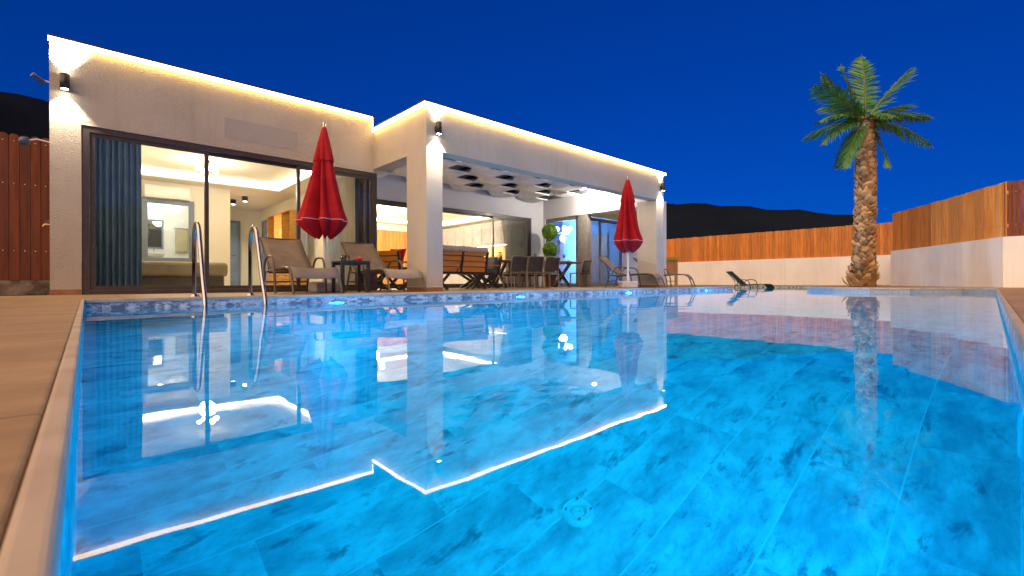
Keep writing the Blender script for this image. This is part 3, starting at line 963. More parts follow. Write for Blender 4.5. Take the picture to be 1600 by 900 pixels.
wd = thing('wardrobe', 'open honey coloured wooden wardrobe unit along the right bedroom wall', 'wardrobe', (3.95, 13.1, 0.012))
B(0.2, 0.235, -0.95, 0.95, 0, 1.95).build('back_panel', 'wood_honey', wd)
for y in (-0.95, -0.3, 0.35, 0.93):
    B(-0.2, 0.2, y - 0.012, y + 0.012, 0, 1.95).build('side_panel', 'wood_honey', wd)
for z in (0.62, 1.93):
    for y0, y1 in ((-0.938, -0.312), (-0.288, 0.338), (0.362, 0.918)):
        B(-0.2, 0.2, y0, y1, z, z + 0.02).build('shelf', 'wood_honey', wd)
for k in range(3):
    for y0, y1 in ((-0.938, -0.312), (-0.288, 0.338), (0.362, 0.918)):
        d = B(-0.215, -0.195, y0 + 0.005, y1 - 0.005, 0.04 + k * 0.19, 0.22 + k * 0.19).build('drawer', 'wood_honey', wd, bevel=0.003)
        B(-0.226, -0.215, (y0 + y1) / 2 - 0.06, (y0 + y1) / 2 + 0.06, 0.13 + k * 0.19, 0.145 + k * 0.19).build('handle', 'dark_metal', d)
MB().tube([(0, -0.93, 1.75), (0, 0.9, 1.75)], 0.012, 8).build('rail', 'chrome', wd)
B(0.185, 0.198, -0.06, 0.06, 0.66, 1.90).build('led_strip', 'bulb_glow', wd)
t = thing('hanging_robe', 'pale blue robe hanging beside the wooden wardrobe', 'robe', (3.98, 11.9, 0.6))
rows = [[(0.03 * math.sin(6 * u + k * .2), -0.16 - 0.005 * k + (0.32 + .01 * k) * u, 1.05 - k * 0.1) for u in [i / 8 for i in range(9)]] for k in range(10)]
MB().sheet(rows, 0.03).build('robe_cloth', 'curtain_grey', t)
MB().tube([(0, 0, 1.05), (0.10, 0, 1.12), (0.2, 0, 1.12)], 0.008, 6).build('hook', 'dark_metal', t)

# ================================================================== LIVING ROOM things
kt = thing('kitchen_unit', 'grey panelled kitchen cupboards along the right wall of the living room', 'kitchen', (11.2, 14.4, 0.012))
y = -2.3
k = 0
while y < 2.2:
    u = B(-0.08, 0.29, y, y + 0.555, 1.50, 2.30).build('wall_cupboard', 'kitchen_grey', kt, bevel=0.004)
    B(-0.098, -0.081, y + 0.06, y + 0.495, 1.60, 1.87).build('door_panel', 'kitchen_grey', u, bevel=0.006)
    B(-0.098, -0.081, y + 0.06, y + 0.495, 1.95, 2.22).build('door_panel', 'kitchen_grey', u, bevel=0.006)
    u = B(-0.30, 0.29, y, y + 0.555, 0.08, 0.86).build('base_cupboard', 'kitchen_grey', kt, bevel=0.004)
    B(-0.318, -0.301, y + 0.06, y + 0.495, 0.16, 0.78).build('door_panel', 'kitchen_grey', u, bevel=0.006)
    y += 0.56
B(-0.33, 0.295, -2.32, 2.2, 0.865, 0.90).build('worktop', 'dark_metal', kt, bevel=0.003)
B(0.27, 0.298, -2.3, 2.2, 0.90, 1.50).build('backsplash', 'backsplash', kt)
B(-0.05, 0.0, -2.28, 2.15, 1.478, 1.497).build('under_light', 'bulb_glow', kt)
B(-0.30, 0.29, 2.21, 2.6, 0.0, 2.30).build('tall_cupboard', 'kitchen_dark', kt, bevel=0.004)
t = thing('kitchen_jar', 'amber glass jar on the kitchen worktop', 'jar', (11.05, 12.7, 0.912))
MB().lathe([(0, 0), (0.08, 0), (0.1, 0.05), (0.1, 0.22), (0.06, 0.27), (0.06, 0.3), (0, 0.3)]).build('jar_body', 'amber_glass', t)
MB().lathe([(0, 0.3), (0.065, 0.3), (0.065, 0.33), (0, 0.335)]).build('lid', 'dark_metal', t)
curtain(10.2, 11.15, 11.36, 0.02, 2.42, 9, 'curtain_grey', 'grey blue curtain inside the right end of the living room doors', seed=7)
globe_lamp((7.0, 14.3, 2.62), 'dark chandelier with glowing globes in the living room', 5, 0.45, 0.3, e=620, r=0.07)
globe_lamp((13.9, 12.2, 2.7), 'white chandelier hanging in the light blue room', 5, 0.7, 0.28, 'blue_bulb', 330, (0.72, 0.87, 1.0), 'white_plastic', 0.08)
t = thing('wardrobe_cabinet', 'dark mauve grey cupboard against the wall of the blue room', 'cupboard', (14.4, 13.7, 0.012))
B(-1.0, 0.9, -0.28, 0.29, 0, 1.95).build('cupboard_body', 'wardrobe_grey', t, bevel=0.01)
for x in (-0.66, 0.0, 0.62):
    B(x - 0.29, x + 0.27, -0.302, -0.281, 0.08, 1.88).build('cupboard_door', 'wardrobe_grey', t, bevel=0.004)
panel_door((15.36, 11.2, 0.012), R(90), 'dark mauve grey door on the right wall of the blue room', 'wardrobe_grey')

# ================================================================== OUTDOOR FURNITURE
def smooth_path(pts, n=6):
    """Catmull-Rom through points"""
    P = [Vector(p) for p in pts]
    out = []
    for i in range(len(P) - 1):
        p0, p1, p2, p3 = P[max(i - 1, 0)], P[i], P[i + 1], P[min(i + 2, len(P) - 1)]
        for k in range(n):
            t = k / n
            out.append(0.5 * ((2 * p1) + (-p0 + p2) * t + (2 * p0 - 5 * p1 + 4 * p2 - p3) * t * t + (-p0 + 3 * p1 - 3 * p2 + p3) * t ** 3))
    out.append(P[-1])
    return out

LG = 'sling sun loungers round the pool'
def make_lounger(label, fabric='sling_fabric'):
    t = thing('sun_lounger', label, 'sun lounger', (0, 0, 0), 0, LG)
    W = 0.33
    prof = [(-0.03, 0.0), (0.03, 0.17), (0.09, 0.29), (0.20, 0.355), (0.45, 0.365), (0.80, 0.345), (1.12, 0.33), (1.30, 0.33)]
    for s in (-1, 1):
        pth = smooth_path([(s * W, y, z) for y, z in prof])
        MB().tube(pth, 0.0165, 10).build('side_rail', 'bronze_metal', t)
        MB().tube(smooth_path([(s * W, 1.30, 0.33), (s * W, 1.36, 0.16), (s * W, 1.42, 0.0)]), 0.0165, 10).build('leg', 'bronze_metal', t)
        arm = [(s * (W + 0.035), 0.66, 0.0), (s * (W + 0.035), 0.70, 0.30), (s * (W + 0.035), 0.78, 0.50), (s * (W + 0.035), 0.92, 0.545), (s * (W + 0.035), 1.10, 0.53), (s * (W + 0.035), 1.19, 0.44), (s * (W + 0.035), 1.22, 0.33)]
        MB().tube(smooth_path(arm), 0.0165, 10).build('armrest', 'bronze_metal', t)
        b0, b1 = Vector((s * (W - 0.02), 1.08, 0.345)), Vector((s * (W - 0.02), 1.66, 0.875))
        MB().tube([b0, b0.lerp(b1, .5) + Vector((0, .02, -.02)), b1], 0.015, 10).build('back_frame', 'bronze_metal', t)
        MB().tube([(s * (W - 0.05), 1.42, 0.63), (s * (W - 0.05), 1.30, 0.33)], 0.009, 8).build('back_strut', 'bronze_metal', t)
    for y, z in ((0.16, 0.32), (1.12, 0.31), (1.36, 0.17)):
        MB().tube([(-W, y, z), (W, y, z)], 0.012, 8).build('crossbar', 'bronze_metal', t)
    MB().tube([(-W + .02, 1.66, 0.875), (W - .02, 1.66, 0.875)], 0.014, 8).build('back_rail', 'bronze_metal', t)
    sl = [(0.045, 0.215), (0.075, 0.275), (0.12, 0.325), (0.20, 0.36), (0.45, 0.36), (0.80, 0.335), (1.10, 0.325)]
    path = smooth_path([(0, y, z) for y, z in sl], 4)
    rows = [[(u * (W - 0.012), p.y, p.z + 0.010 - 0.018 * (1 - u * u)) for u in [-1 + 2 * q / 6 for q in range(7)]] for p in path]
    MB().sheet([r[::-1] for r in rows], 0.006).build('seat_sling', fabric, t)
    b0, b1 = Vector((0, 1.09, 0.36)), Vector((0, 1.66, 0.885))
    rows = []
    for k in range(9):
        p = b0.lerp(b1, k / 8)
        rows.append([(u * (W - 0.03), p.y + 0.02 * (1 - u * u) * math.sin(PI * k / 8), p.z - 0.018 * (1 - u * u)) for u in [-1 + 2 * q / 6 for q in range(7)]])
    MB().sheet([r[::-1] for r in rows], 0.006).build('back_sling', fabric, t)
    return t
L0 = make_lounger('brown sling sun lounger nearest the pool ladder')
L0.location = (2.41, 6.62, 0.004); L0.rotation_euler = (0, 0, 0)
dup(L0, (3.81, 6.62, 0.004), R(3), 'brown sling sun lounger between the side table and the porch column')
dup(L0, (11.32, 6.5, 0.004), R(15), 'brown sling sun lounger left of the right hand parasol pole')
dup(L0, (13.1, 6.5, 0.004), R(20), 'brown sling sun lounger right of the right hand parasol, nearest the wooden stand')
dup(L0, (20.5, 6.85, SHELF_Z + 0.004), R(42), 'dark sling sun lounger standing in the shallow water before the far wall')

# parasols --------------------------------------------------------------
def make_parasol(label):
    t = thing('parasol', label, 'parasol', (0, 0, 0), 0, 'closed red parasols by the pool')
    MB().tube([(0, 0, 0.05), (0, 0, 2.66)], 0.024, 12).build('pole', 'white_trim', t)
    MB().lathe([(0, 0.10), (0.025, 0.09), (0.03, 0.06), (0.022, 0.03), (0.03, 0.0)], (0, 0, 2.65), 12).build('finial', 'chrome', t)
    nseg, folds = 112, 8
    rng = random.Random(3)
    fo = [rng.uniform(0.55, 1.35) for _ in range(folds)]
    ou = [rng.uniform(0.78, 1.06) for _ in range(folds + 1)]
    ou[-1] = ou[0]
    def ridge(a):
        u = (a / (2 * PI)) * folds
        k = int(u + .5) % folds
        return ou[k]
    def body(prof, dz_tip, name):
        rows = []
        for r, z, dep, tip in prof:
            r *= 1.12
            row = []
            for k in range(nseg + 1):
                a = 2 * PI * k / nseg
                q = int((a / (2 * PI)) * folds) % folds
                c = abs(math.cos(a * folds / 2))
                rr = r * (1 - min(.88, 1.35 * dep * fo[q]) * (1 - c) ** 0.75) * (1 - (1 - ridge(a)) * min(1, dep * 2) * c) * (1 + 0.08 * math.sin(2 * a + z * 2) + 0.05 * math.sin(3 * a + 1))
                zz = z - tip * (1 - c) * fo[q] * .8
                row.append((rr * math.cos(a + 0.25 * (2.6 - z)), rr * math.sin(a + 0.25 * (2.6 - z)), zz))
            rows.append(row)
        return MB().sheet(rows, 0.0).build(name, 'red_canvas', t)
    main = [(0.02, 2.60, 0, 0), (0.09, 2.36, .15, 0), (0.135, 2.12, .35, 0), (0.19, 1.85, .48, 0), (0.25, 1.58, .52, 0), (0.31, 1.35, .5, 0.0), (0.365, 1.19, .45, 0.0), (0.375, 1.15, .42, 0.0), (0.35, 1.09, .42, -0.02), (0.28, 0.99, .42, -0.06), (0.18, 0.90, .40, -0.10), (0.12, 0.855, .36, -0.13)]
    body(main, 0, 'canopy')
    body([(0.025, 2.66, 0, 0), (0.045, 2.62, .05, 0), (0.085, 2.45, .12, 0), (0.125, 2.28, .22, 0), (0.155, 2.14, .34, 0.0), (0.162, 2.10, .36, 0.03)], 0, 'vent_cap')
    # piping along the seam
    pts = []
    for k in range(nseg + 1):
        a = 2 * PI * k / nseg
        q = int((a / (2 * PI)) * folds) % folds
        c = abs(math.cos(a * folds / 2))
        r = 0.379 * 1.12 * (1 - min(.88, 1.35 * .42 * fo[q]) * (1 - c) ** 0.75) * (1 - (1 - ridge(a)) * .84 * c) * (1 + 0.08 * math.sin(2 * a + 2.3) + 0.05 * math.sin(3 * a + 1))
        pts.append((r * math.cos(a + 0.25 * 1.45), r * math.sin(a + 0.25 * 1.45), 1.15))
    MB().tube(pts, 0.004, 5, False).build('piping', 'white_trim', t)
    B(-0.2, 0.2, -0.2, 0.2, 0.0, 0.17).build('base', 'concrete', t, bevel=0.03)
    MB().tube([(0, 0, 0.16), (0, 0, 0.36)], 0.034, 12).build('base_sleeve', 'white_trim', t)
    return t
P0 = make_parasol('closed red parasol beside the left hand side table')
P0.location = (2.88, 7.62, 0.004)
dup(P0, (9.86, 6.55, 0.004), R(47), 'closed red parasol in front of the right porch opening')

# side tables -----------------------------------------------------------
def make_side_table(label):
    t = thing('side_table', label, 'side table', (0, 0, 0), 0, 'dark side tables between the loungers')
    B(-0.23, 0.23, -0.2, 0.2, 0.465, 0.49).build('table_top', 'dark_metal', t, bevel=0.004)
    for x in (-0.205, 0.205):
        for y in (-0.175, 0.175):
            B(x - 0.022, x + 0.022, y - 0.022, y + 0.022, 0.0, 0.464).build('leg', 'dark_metal', t)
    B(-0.18, 0.18, -0.19, -0.16, 0.43, 0.464).box(-0.18, 0.18, 0.16, 0.19, 0.43, 0.464).build('apron', 'dark_metal', t)
    return t
T0 = make_side_table('dark square side table between the two left loungers')
T0.location = (3.10, 7.12, 0.004)
dup(T0, (11.95, 7.25, 0.004), R(20), 'dark square side table between the two right loungers')
def tumbler(x, y, z, label, mat, r=0.035, h=0.09):
    t = thing('tumbler', label, 'glass', (x, y, z))
    MB().lathe([(0, 0), (r * .85, 0), (r, h), (r * .9, h), (r * .78, 0.01), (0, 0.01)]).build('glass_body', 'clear_glass', t)
    MB().lathe([(0, 0.012), (r * .76, 0.012), (r * .86, h * .7), (0, h * .7)]).build('drink', mat, t)
tumbler(3.00, 7.15, 0.494, 'glass of amber drink on the left side table', 'amber_glass', 0.04)
t = thing('red_bowl', 'small red bowl on the left side table', 'bowl', (3.22, 7.08, 0.494))
MB().lathe([(0, 0), (0.03, 0), (0.055, 0.05), (0.05, 0.05), (0.028, 0.01), (0, 0.01)]).build('bowl_shell', 'red_cushion', t)
MB().lathe([(0, 0.042), (0.045, 0.04), (0.03, 0.065), (0, 0.075)]).build('fruit', 'terracotta', t)
tumbler(11.85, 7.25, 0.494, 'glass of amber drink, left one on the right side table', 'amber_glass', 0.04)
tumbler(12.02, 7.18, 0.494, 'glass of amber drink, right one on the right side table', 'amber_glass', 0.04, 0.1)

# dining set ------------------------------------------------------------
dt = thing('dining_table', 'long dark wooden outdoor dining table with crossed legs', 'dining table', (9.55, 9.57, 0.0), R(-14))
B(-1.45, 1.45, -0.45, 0.45, 0.70, 0.755).build('table_top', 'table_wood', dt, bevel=0.006)
for x in (-1.05, 1.05):
    for s in (1, -1):
        MB().bar((x + .001 * s, -0.40 * s, 0.0), (x + .001 * s, 0.40 * s, 0.70), 0.07, 0.07, (1, 0, 0)).build('leg', 'dark_metal', dt)
for s in (1, -1):
    MB().bar((1.05 - .55, 0, 0.40), (1.05, 0, 0.37), 0.05, 0.05)
MB().bar((-1.05, 0, 0.35), (1.05, 0, 0.35), 0.05, 0.05).build('stretcher', 'dark_metal', dt)
B(-0.7, 1.3, -0.17, 0.17, 0.7565, 0.760).build('table_runner', 'curtain_white', dt)

CG = 'dining chairs round the outdoor table'
def make_chair(label):
    t = thing('dining_chair', label, 'dining chair', (0, 0, 0), 0, CG)     # faces +Y
    for sx in (-1, 1):
        MB().bar((sx * 0.23, 0.20, 0), (sx * 0.23, 0.20, 0.42), 0.035, 0.035).build('leg', 'taupe_metal', t)
        MB().tube(smooth_path([(sx * 0.23, -0.26, 0), (sx * 0.23, -0.21, 0.42), (sx * 0.23, -0.24, 0.62), (sx * 0.225, -0.31, 0.83)]), 0.017, 8).build('back_leg', 'taupe_metal', t)
    B(-0.23, 0.23, 0.19, 0.22, 0.40, 0.43).box(-0.23, 0.23, -0.23, -0.2, 0.40, 0.43).build('seat_frame', 'taupe_metal', t)
    rows = [[(u * 0.215, -0.21 + 0.42 * k / 5, 0.435 - 0.02 * math.sin(PI * k / 5) * (1 - u * u)) for u in (-1, -.5, 0, .5, 1)] for k in range(6)]
    MB().sheet(rows, 0.008).build('seat', 'sling_dark', t)
    pth = smooth_path([(0, -0.215, 0.46), (0, -0.245, 0.64), (0, -0.31, 0.83)], 4)
    rows = [[(u * 0.215, p.y - 0.025 * (1 - u * u), p.z) for u in (-1, -.5, 0, .5, 1)] for p in pth]
    MB().sheet([r[::-1] for r in rows], 0.008).build('backrest', 'sling_dark', t)
    MB().tube([(-0.225, -0.31, 0.83), (0.225, -0.31, 0.83)], 0.014, 8).build('top_rail', 'taupe_metal', t)
    return t
C0 = make_chair('dark sling dining chair, leftmost of the row facing away from the pool')
def din(u, v):                     # a spot in the frame of the dining table
    return (9.55 + u * 0.970 + v * 0.242, 9.57 - u * 0.242 + v * 0.970)
C0.location = (*din(-0.92, -0.64), 0); C0.rotation_euler = (0, 0, R(-14))
dup(C0, (*din(-0.42, -0.66), 0), R(-16), 'dark sling dining chair, middle of the row facing away from the pool')
dup(C0, (*din(0.10, -0.64), 0), R(-12), 'dark sling dining chair, rightmost of the row facing away from the pool')
dup(C0, (*din(1.68, -0.05), 0), R(76), 'dark sling dining chair at the right end of the table by the glass')
dup(C0, (*din(-0.85, 0.70), 0), R(166), 'dark sling dining chair across the table, leftmost on the far side')
dup(C0, (*din(-0.05, 0.70), 0), R(166), 'dark sling dining chair across the table, middle on the far side')
dup(C0, (*din(0.72, 0.70), 0), R(168), 'dark sling dining chair across the table, rightmost on the far side')
def wine_glass(x, y, label):
    t = thing('wine_glass', label, 'wine glass', (x, y, 0.761), 0, 'wine glasses on the dining table')
    MB().lathe([(0.035, 0), (0.035, 0.003), (0.005, 0.008), (0.004, 0.09), (0.03, 0.115), (0.042, 0.15), (0.036, 0.21), (0.034, 0.21), (0.039, 0.15), (0.0, 0.1)], n=16).build('glass_body', 'clear_glass', t)
    MB().lathe([(0.0, 0.102), (0.027, 0.118), (0.037, 0.15), (0, 0.15)], n=16).build('wine', 'wine', t)
wine_glass(*din(0.98, -0.2), 'glass of red wine nearest the right end of the dining table')
wine_glass(*din(0.75, 0.05), 'glass of red wine on the table runner')
wine_glass(*din(0.62, -0.25), 'glass of red wine at the pool side of the dining table')
wine_glass(*din(0.05, -0.1), 'glass of red wine behind the rightmost dining chair')
def plate(x, y, label):
    t = thing('plate', label, 'plate', (x, y, 0.761))
    MB().lathe([(0, 0.004), (0.08, 0.004), (0.13, 0.02), (0.132, 0.018), (0.08, 0.0), (0, 0)]).build('plate_dish', 'white_ceramic', t)
    MB().lathe([(0, 0.05), (0.04, 0.045), (0.07, 0.02), (0.07, 0.006)], n=12).build('food', 'terracotta', t)
plate(*din(0.3, -0.2), 'white plate of food left on the dining table')
plate(*din(1.2, -0.1), 'white plate of food at the right end of the dining table')

# outdoor sofas ---------------------------------------------------------
def make_sofa(label, loc, rz, w, boards, cat='sofa', name='outdoor_sofa'):
    t = thing(name, label, cat, loc, rz)       # faces +Y, back at y=-0.35
    hw = w / 2
    for s in (-1, 1):
        x = s * (hw - 0.06)
        for y0, y1 in ((-0.36, 0.32), (0.36, -0.32)):
            MB().bar((x, y0, 0), (x, y1, 0.36), 0.055, 0.055, (1, 0, 0)).build('leg', 'dark_metal', t)
        MB().bar((x, -0.36, 0.36), (x, -0.45, 0.84), 0.05, 0.05, (1, 0, 0)).build('back_post', 'dark_metal', t)
        MB().bar((x, -0.38, 0.60), (x, 0.36, 0.60), 0.07, 0.035).build('armrest', 'wood_orange', t)
        MB().bar((x, 0.34, 0.36), (x, 0.34, 0.585), 0.05, 0.05, (1, 0, 0)).build('arm_post', 'dark_metal', t)
    # crossed legs also along the back, as in the side view
    for x0, x1 in ((-hw + .08, -hw + .42), (hw - .08, hw - .42)):
        MB().bar((x0, -0.385, 0.0), (x1, -0.385, 0.34), 0.045, 0.05, (0, 1, 0)).build('brace', 'dark_metal', t)
        MB().bar((x1, -0.33, 0.0), (x0, -0.33, 0.34), 0.045, 0.05, (0, 1, 0)).build('brace', 'dark_metal', t)
    B(-hw, hw, -0.37, 0.38, 0.345, 0.375).build('seat_frame', 'dark_metal', t)
    for i in range(4):
        z0 = 0.385 + i * 0.118
        y = -0.372 - 0.19 * (z0 - 0.36) + (0.0)
        for xa, xb in (((-hw + .095, -0.03), (0.03, hw - .095)) if w > 1 else ((-hw + .095, hw - .095),)):
            B(xa, xb, y - 0.012, y + 0.012, z0, z0 + 0.10).build('back_slat', boards, t, bevel=0.003)
    if w > 1:
        MB().bar((0, -0.365, 0.36), (0, -0.462, 0.84), 0.05, 0.03, (1, 0, 0)).build('back_post', 'dark_metal', t)
        MB().bar((-0.15, -0.395, 0.36), (0.0, -0.44, 0.62), 0.02, 0.02).build('brace', 'dark_metal', t)
    nseat = 2 if w > 1 else 1
    for i in range(nseat):
        xa = -hw + 0.1 + i * (w - 0.2) / nseat
        xb = xa + (w - 0.2) / nseat - 0.01
        B(xa, xb, -0.33, 0.36, 0.378, 0.50).build('seat_cushion', 'grey_cushion', t, bevel=0.03)
        MB().box(xa, xb, -0.40, -0.28, 0.50, 0.82).build('back_cushion', 'grey_cushion', t, bevel=0.04)
    return t
make_sofa('outdoor sofa with orange slatted back turned to the pool', (6.03, 8.58, 0), 0, 1.48, 'wood_orange')
rows = []
rng = random.Random(8)
for k in range(60):
    x = -0.66 + 1.32 * k / 59
    rows.append([(x, -0.475 + 0.012 * rng.random(), 0.80 + 0.03 * rng.random()), (x, -0.485, 0.86 + 0.02 * rng.random()), (x, -0.44, 0.895 + 0.035 * rng.random()),
                 (x, -0.36, 0.895 + 0.03 * rng.random()), (x, -0.27, 0.84 + 0.02 * rng.random()), (x, -0.265, 0.76 + 0.03 * rng.random())])
o = MB().sheet(rows, 0.015).build('fleece_throw', 'fur', None, loc=(6.03, 8.58, 0))
tag(o, 'cream fleece throw laid over the top of the slatted sofa back', 'throw')
make_sofa('grey cushioned armchair right of the slatted sofa by the living room door', (7.75, 9.75, 0), R(90), 0.85, 'wood_orange', 'armchair', 'outdoor_armchair')
make_sofa('grey cushioned armchair with a red pillow left of the porch column', (5.15, 9.55, 0), R(-60), 0.9, 'wood_orange', 'armchair', 'outdoor_armchair')
def pillow(loc, rot, label, s=0.42):
    rows = []
    n = 10
    for sgn in (1, -1):
        g = []
        for i in range(n + 1):
            r_ = []
            for j in range(n + 1):
                u, v2 = -1 + 2 * i / n, -1 + 2 * j / n
                th = 0.5 * s * 0.32 * ((1 - u ** 4) * (1 - v2 ** 4)) ** 0.6 * sgn
                r_.append((u * s / 2 * (1 - .06 * (1 - v2 * v2)), th, v2 * s / 2 * (1 - .06 * (1 - u * u))))
            g.append(r_)
        rows.append(g)
    mb = MB().sheet(rows[0]).sheet([r_[::-1] for r_ in rows[1]])
    o = mb.build('pillow', 'red_cushion', None, loc=loc)
    o.rotation_euler = rot
    return tag(o, label, 'pillow')
pillow((5.15, 9.42, 0.72), (R(-22), 0, R(-62)), 'bright red pillow on the armchair left of the porch column')
pillow((6.62, 8.75, 0.66), (R(-20), 0, R(40)), 'small red pillow at the right end of the slatted sofa', 0.34)

# topiary ---------------------------------------------------------------
def leaf_ball(c, r, n, rng, size=0.03):
    mb = MB()
    for _ in range(n):
        d = Vector((rng.gauss(0, 1), rng.gauss(0, 1), rng.gauss(0, 1))).normalized()
        rad = r * (0.80 + 0.25 * rng.random())
        p = Vector(c) + Vector((d.x * rad, d.y * rad, d.z * rad * 1.05))
        q = (d + Vector((rng.uniform(-.8, .8), rng.uniform(-.8, .8), rng.uniform(-.2, 1.0)))).normalized()
        s = q.cross(Vector((rng.random(), rng.random(), rng.random()))).normalized()
        L = size * rng.uniform(1.0, 2.2)
        mb.add([p - s * size * .35, p + s * size * .35, p + q * L], [(0, 1, 2)])
    return mb
rng = random.Random(21)
tp = thing('topiary', 'clipped two ball topiary shrub in a pot against the porch corner wall', 'topiary', (11.08, 10.28, 0))
MB().lathe([(0, 0), (0.15, 0), (0.2, 0.34), (0.22, 0.34), (0.22, 0.38), (0.19, 0.38), (0.18, 0.33), (0, 0.33)]).build('pot', 'terracotta', tp)
MB().tube([(0, 0, 0.33), (0.01, 0, 0.9), (0, 0.01, 1.75)], 0.02, 8).build('trunk', 'bark', tp)
for z, r_ in ((1.76, 0.235), (1.19, 0.215), (0.68, 0.2)):
    ball = leaf_ball((0, 0, z), r_, 1900, rng)
    pr = [(r_ * .82 * math.sin(PI * q / 10) + 1e-4, -r_ * .86 * math.cos(PI * q / 10)) for q in range(11)]
    ball.lathe(pr, (0, 0, z), 16)
    ball.build('foliage_ball', 'topiary', tp)

# small wooden stand at the end of the terrace ---------------------------
st = thing('wooden_stand', 'small wooden stand with brown panel and yellow fringe beyond the end column', 'stand', (15.55, 8.72, 0), R(-55))
for x in (-0.34, 0.34):
    for y in (-0.2, 0.2):
        B(x - 0.03, x + 0.03, y - 0.03, y + 0.03, 0, 1.0).build('post', 'wood_honey', st)
B(-0.37, 0.37, -0.25, -0.232, 0.42, 0.92).build('front_panel', 'wood_panel', st, bevel=0.004)
B(-0.38, 0.38, -0.26, 0.24, 1.0, 1.04).build('stand_top', 'wood_honey', st)
mb = MB()
for k in range(19):
    x = -0.37 + 0.74 * k / 18
    mb.tube([(x, -0.275, 1.02), (x, -0.285, 0.95), (x, -0.28, 0.90 - .02 * (k % 2))], [0.022, 0.024, 0.008], 6)
mb.build('fringe', 'gold_fringe', st)
B(-0.3, 0.3, -0.2, 0.2, 0.16, 0.19).build('shelf', 'wood_honey', st)

# pool ladder -----------------------------------------------------------
ld = thing('pool_ladder', 'polished steel pool ladder with two tall arched handrails', 'pool ladder', (1.22, 6.14, 0.004))
for s in (-1, 1):
    x = s * 0.285
    xe = x + 0.02 * s
    pts = [(x, 0.22, 0.0), (x, 0.22, 0.30), (x, 0.215, 0.62), (x, 0.17, 0.765), (x, 0.06, 0.82), (x, -0.05, 0.765), (x, -0.115, 0.62), (x, -0.29, 0.20), (x, -0.40, -0.02), (x, -0.43, -0.16), (x, -0.43, -0.6), (x, -0.43, -1.15)]
    MB().tube(smooth_path(pts, 6), 0.0225, 14).build('handrail', 'chrome', ld)
    MB().lathe([(0.022, 0.03), (0.03, 0.025), (0.05, 0.006), (0.052, 0)], (x, 0.22, 0)).build('foot_flange', 'chrome', ld)
for z in (-0.35, -0.62, -0.89):
    B(-0.27, 0.27, -0.47, -0.39, z - 0.015, z + 0.015).build('tread', 'white_plastic', ld, bevel=0.005)

# underwater lamps --------------------------------------------------------
PL = (0.0, 0.42, 1.0)
def pool_lamp(x, y, z, d, label, e):
    rz = 0 if d < 0 else PI
    t = thing('pool_lamp', label, 'pool lamp', (x, y, z), rz, 'round underwater pool lamps')
    rot = Matrix.Rotation(R(90), 4, 'X')
    MB().lathe([(0.115, 0.0), (0.115, 0.012), (0.09, 0.022), (0.085, 0.012)]).xform(rot).build('lamp_ring', 'white_plastic', t)
    MB().lathe([(0.088, 0.010), (0.05, 0.016), (0.0001, 0.018)]).xform(rot).build('lamp_lens', 'pool_lens', t)
    lamp('AREA', (0, -0.04, 0), e, PL, t, (0, -1, -0.15), 0.18, shape='DISK')
for i, x in enumerate((2.46, 5.8, 9.2, 13.1)):
    pool_lamp(x, 6.139, -0.27, -1, ['pool lamp below the left lounger nearest the ladder', 'pool lamp below the slatted sofa and dining chairs', 'pool lamp below the right hand parasol', 'pool lamp in the far right stretch of the house side edge'][i], (130, 152, 220, 260)[i])
for i, x in enumerate((0.65, 1.75)):  # unseen lamps added on this side to even out the pool light
    y = -0.07 + x * (0.43 / 13.6)
    pool_lamp(x, y + 0.003, -0.5, 1, ['added pool lamp in the camera side wall nearest the left corner', 'second added pool lamp from the left corner in the camera side wall'][i], 10)

# round fitting on the pool floor
t = INL = thing('pool_inlet', 'round pale inlet fitting on the pool floor', 'pool inlet', (1.46, 1.205, FLOOR_Z))
MB().lathe([(0.105, 0.0), (0.105, 0.012), (0.092, 0.028), (0.07, 0.034), (0.055, 0.026), (0.055, 0.012)], n=32).build('flange', 'white_plastic', t)
MB().lathe([(0.055, 0.012), (0.04, 0.016), (0.028, 0.03), (0.02, 0.03), (0.016, 0.014), (0, 0.012)], n=24).build('nozzle', 'white_plastic', t)
for k in range(4):
    a = PI / 4 + k * PI / 2
    MB().lathe([(0, 0.042), (0.008, 0.041), (0.01, 0.034)], (0.08 * math.cos(a), 0.08 * math.sin(a), 0), 10).build('screw', 'chrome', t)

INL.scale = (0.62, 0.62, 0.62)
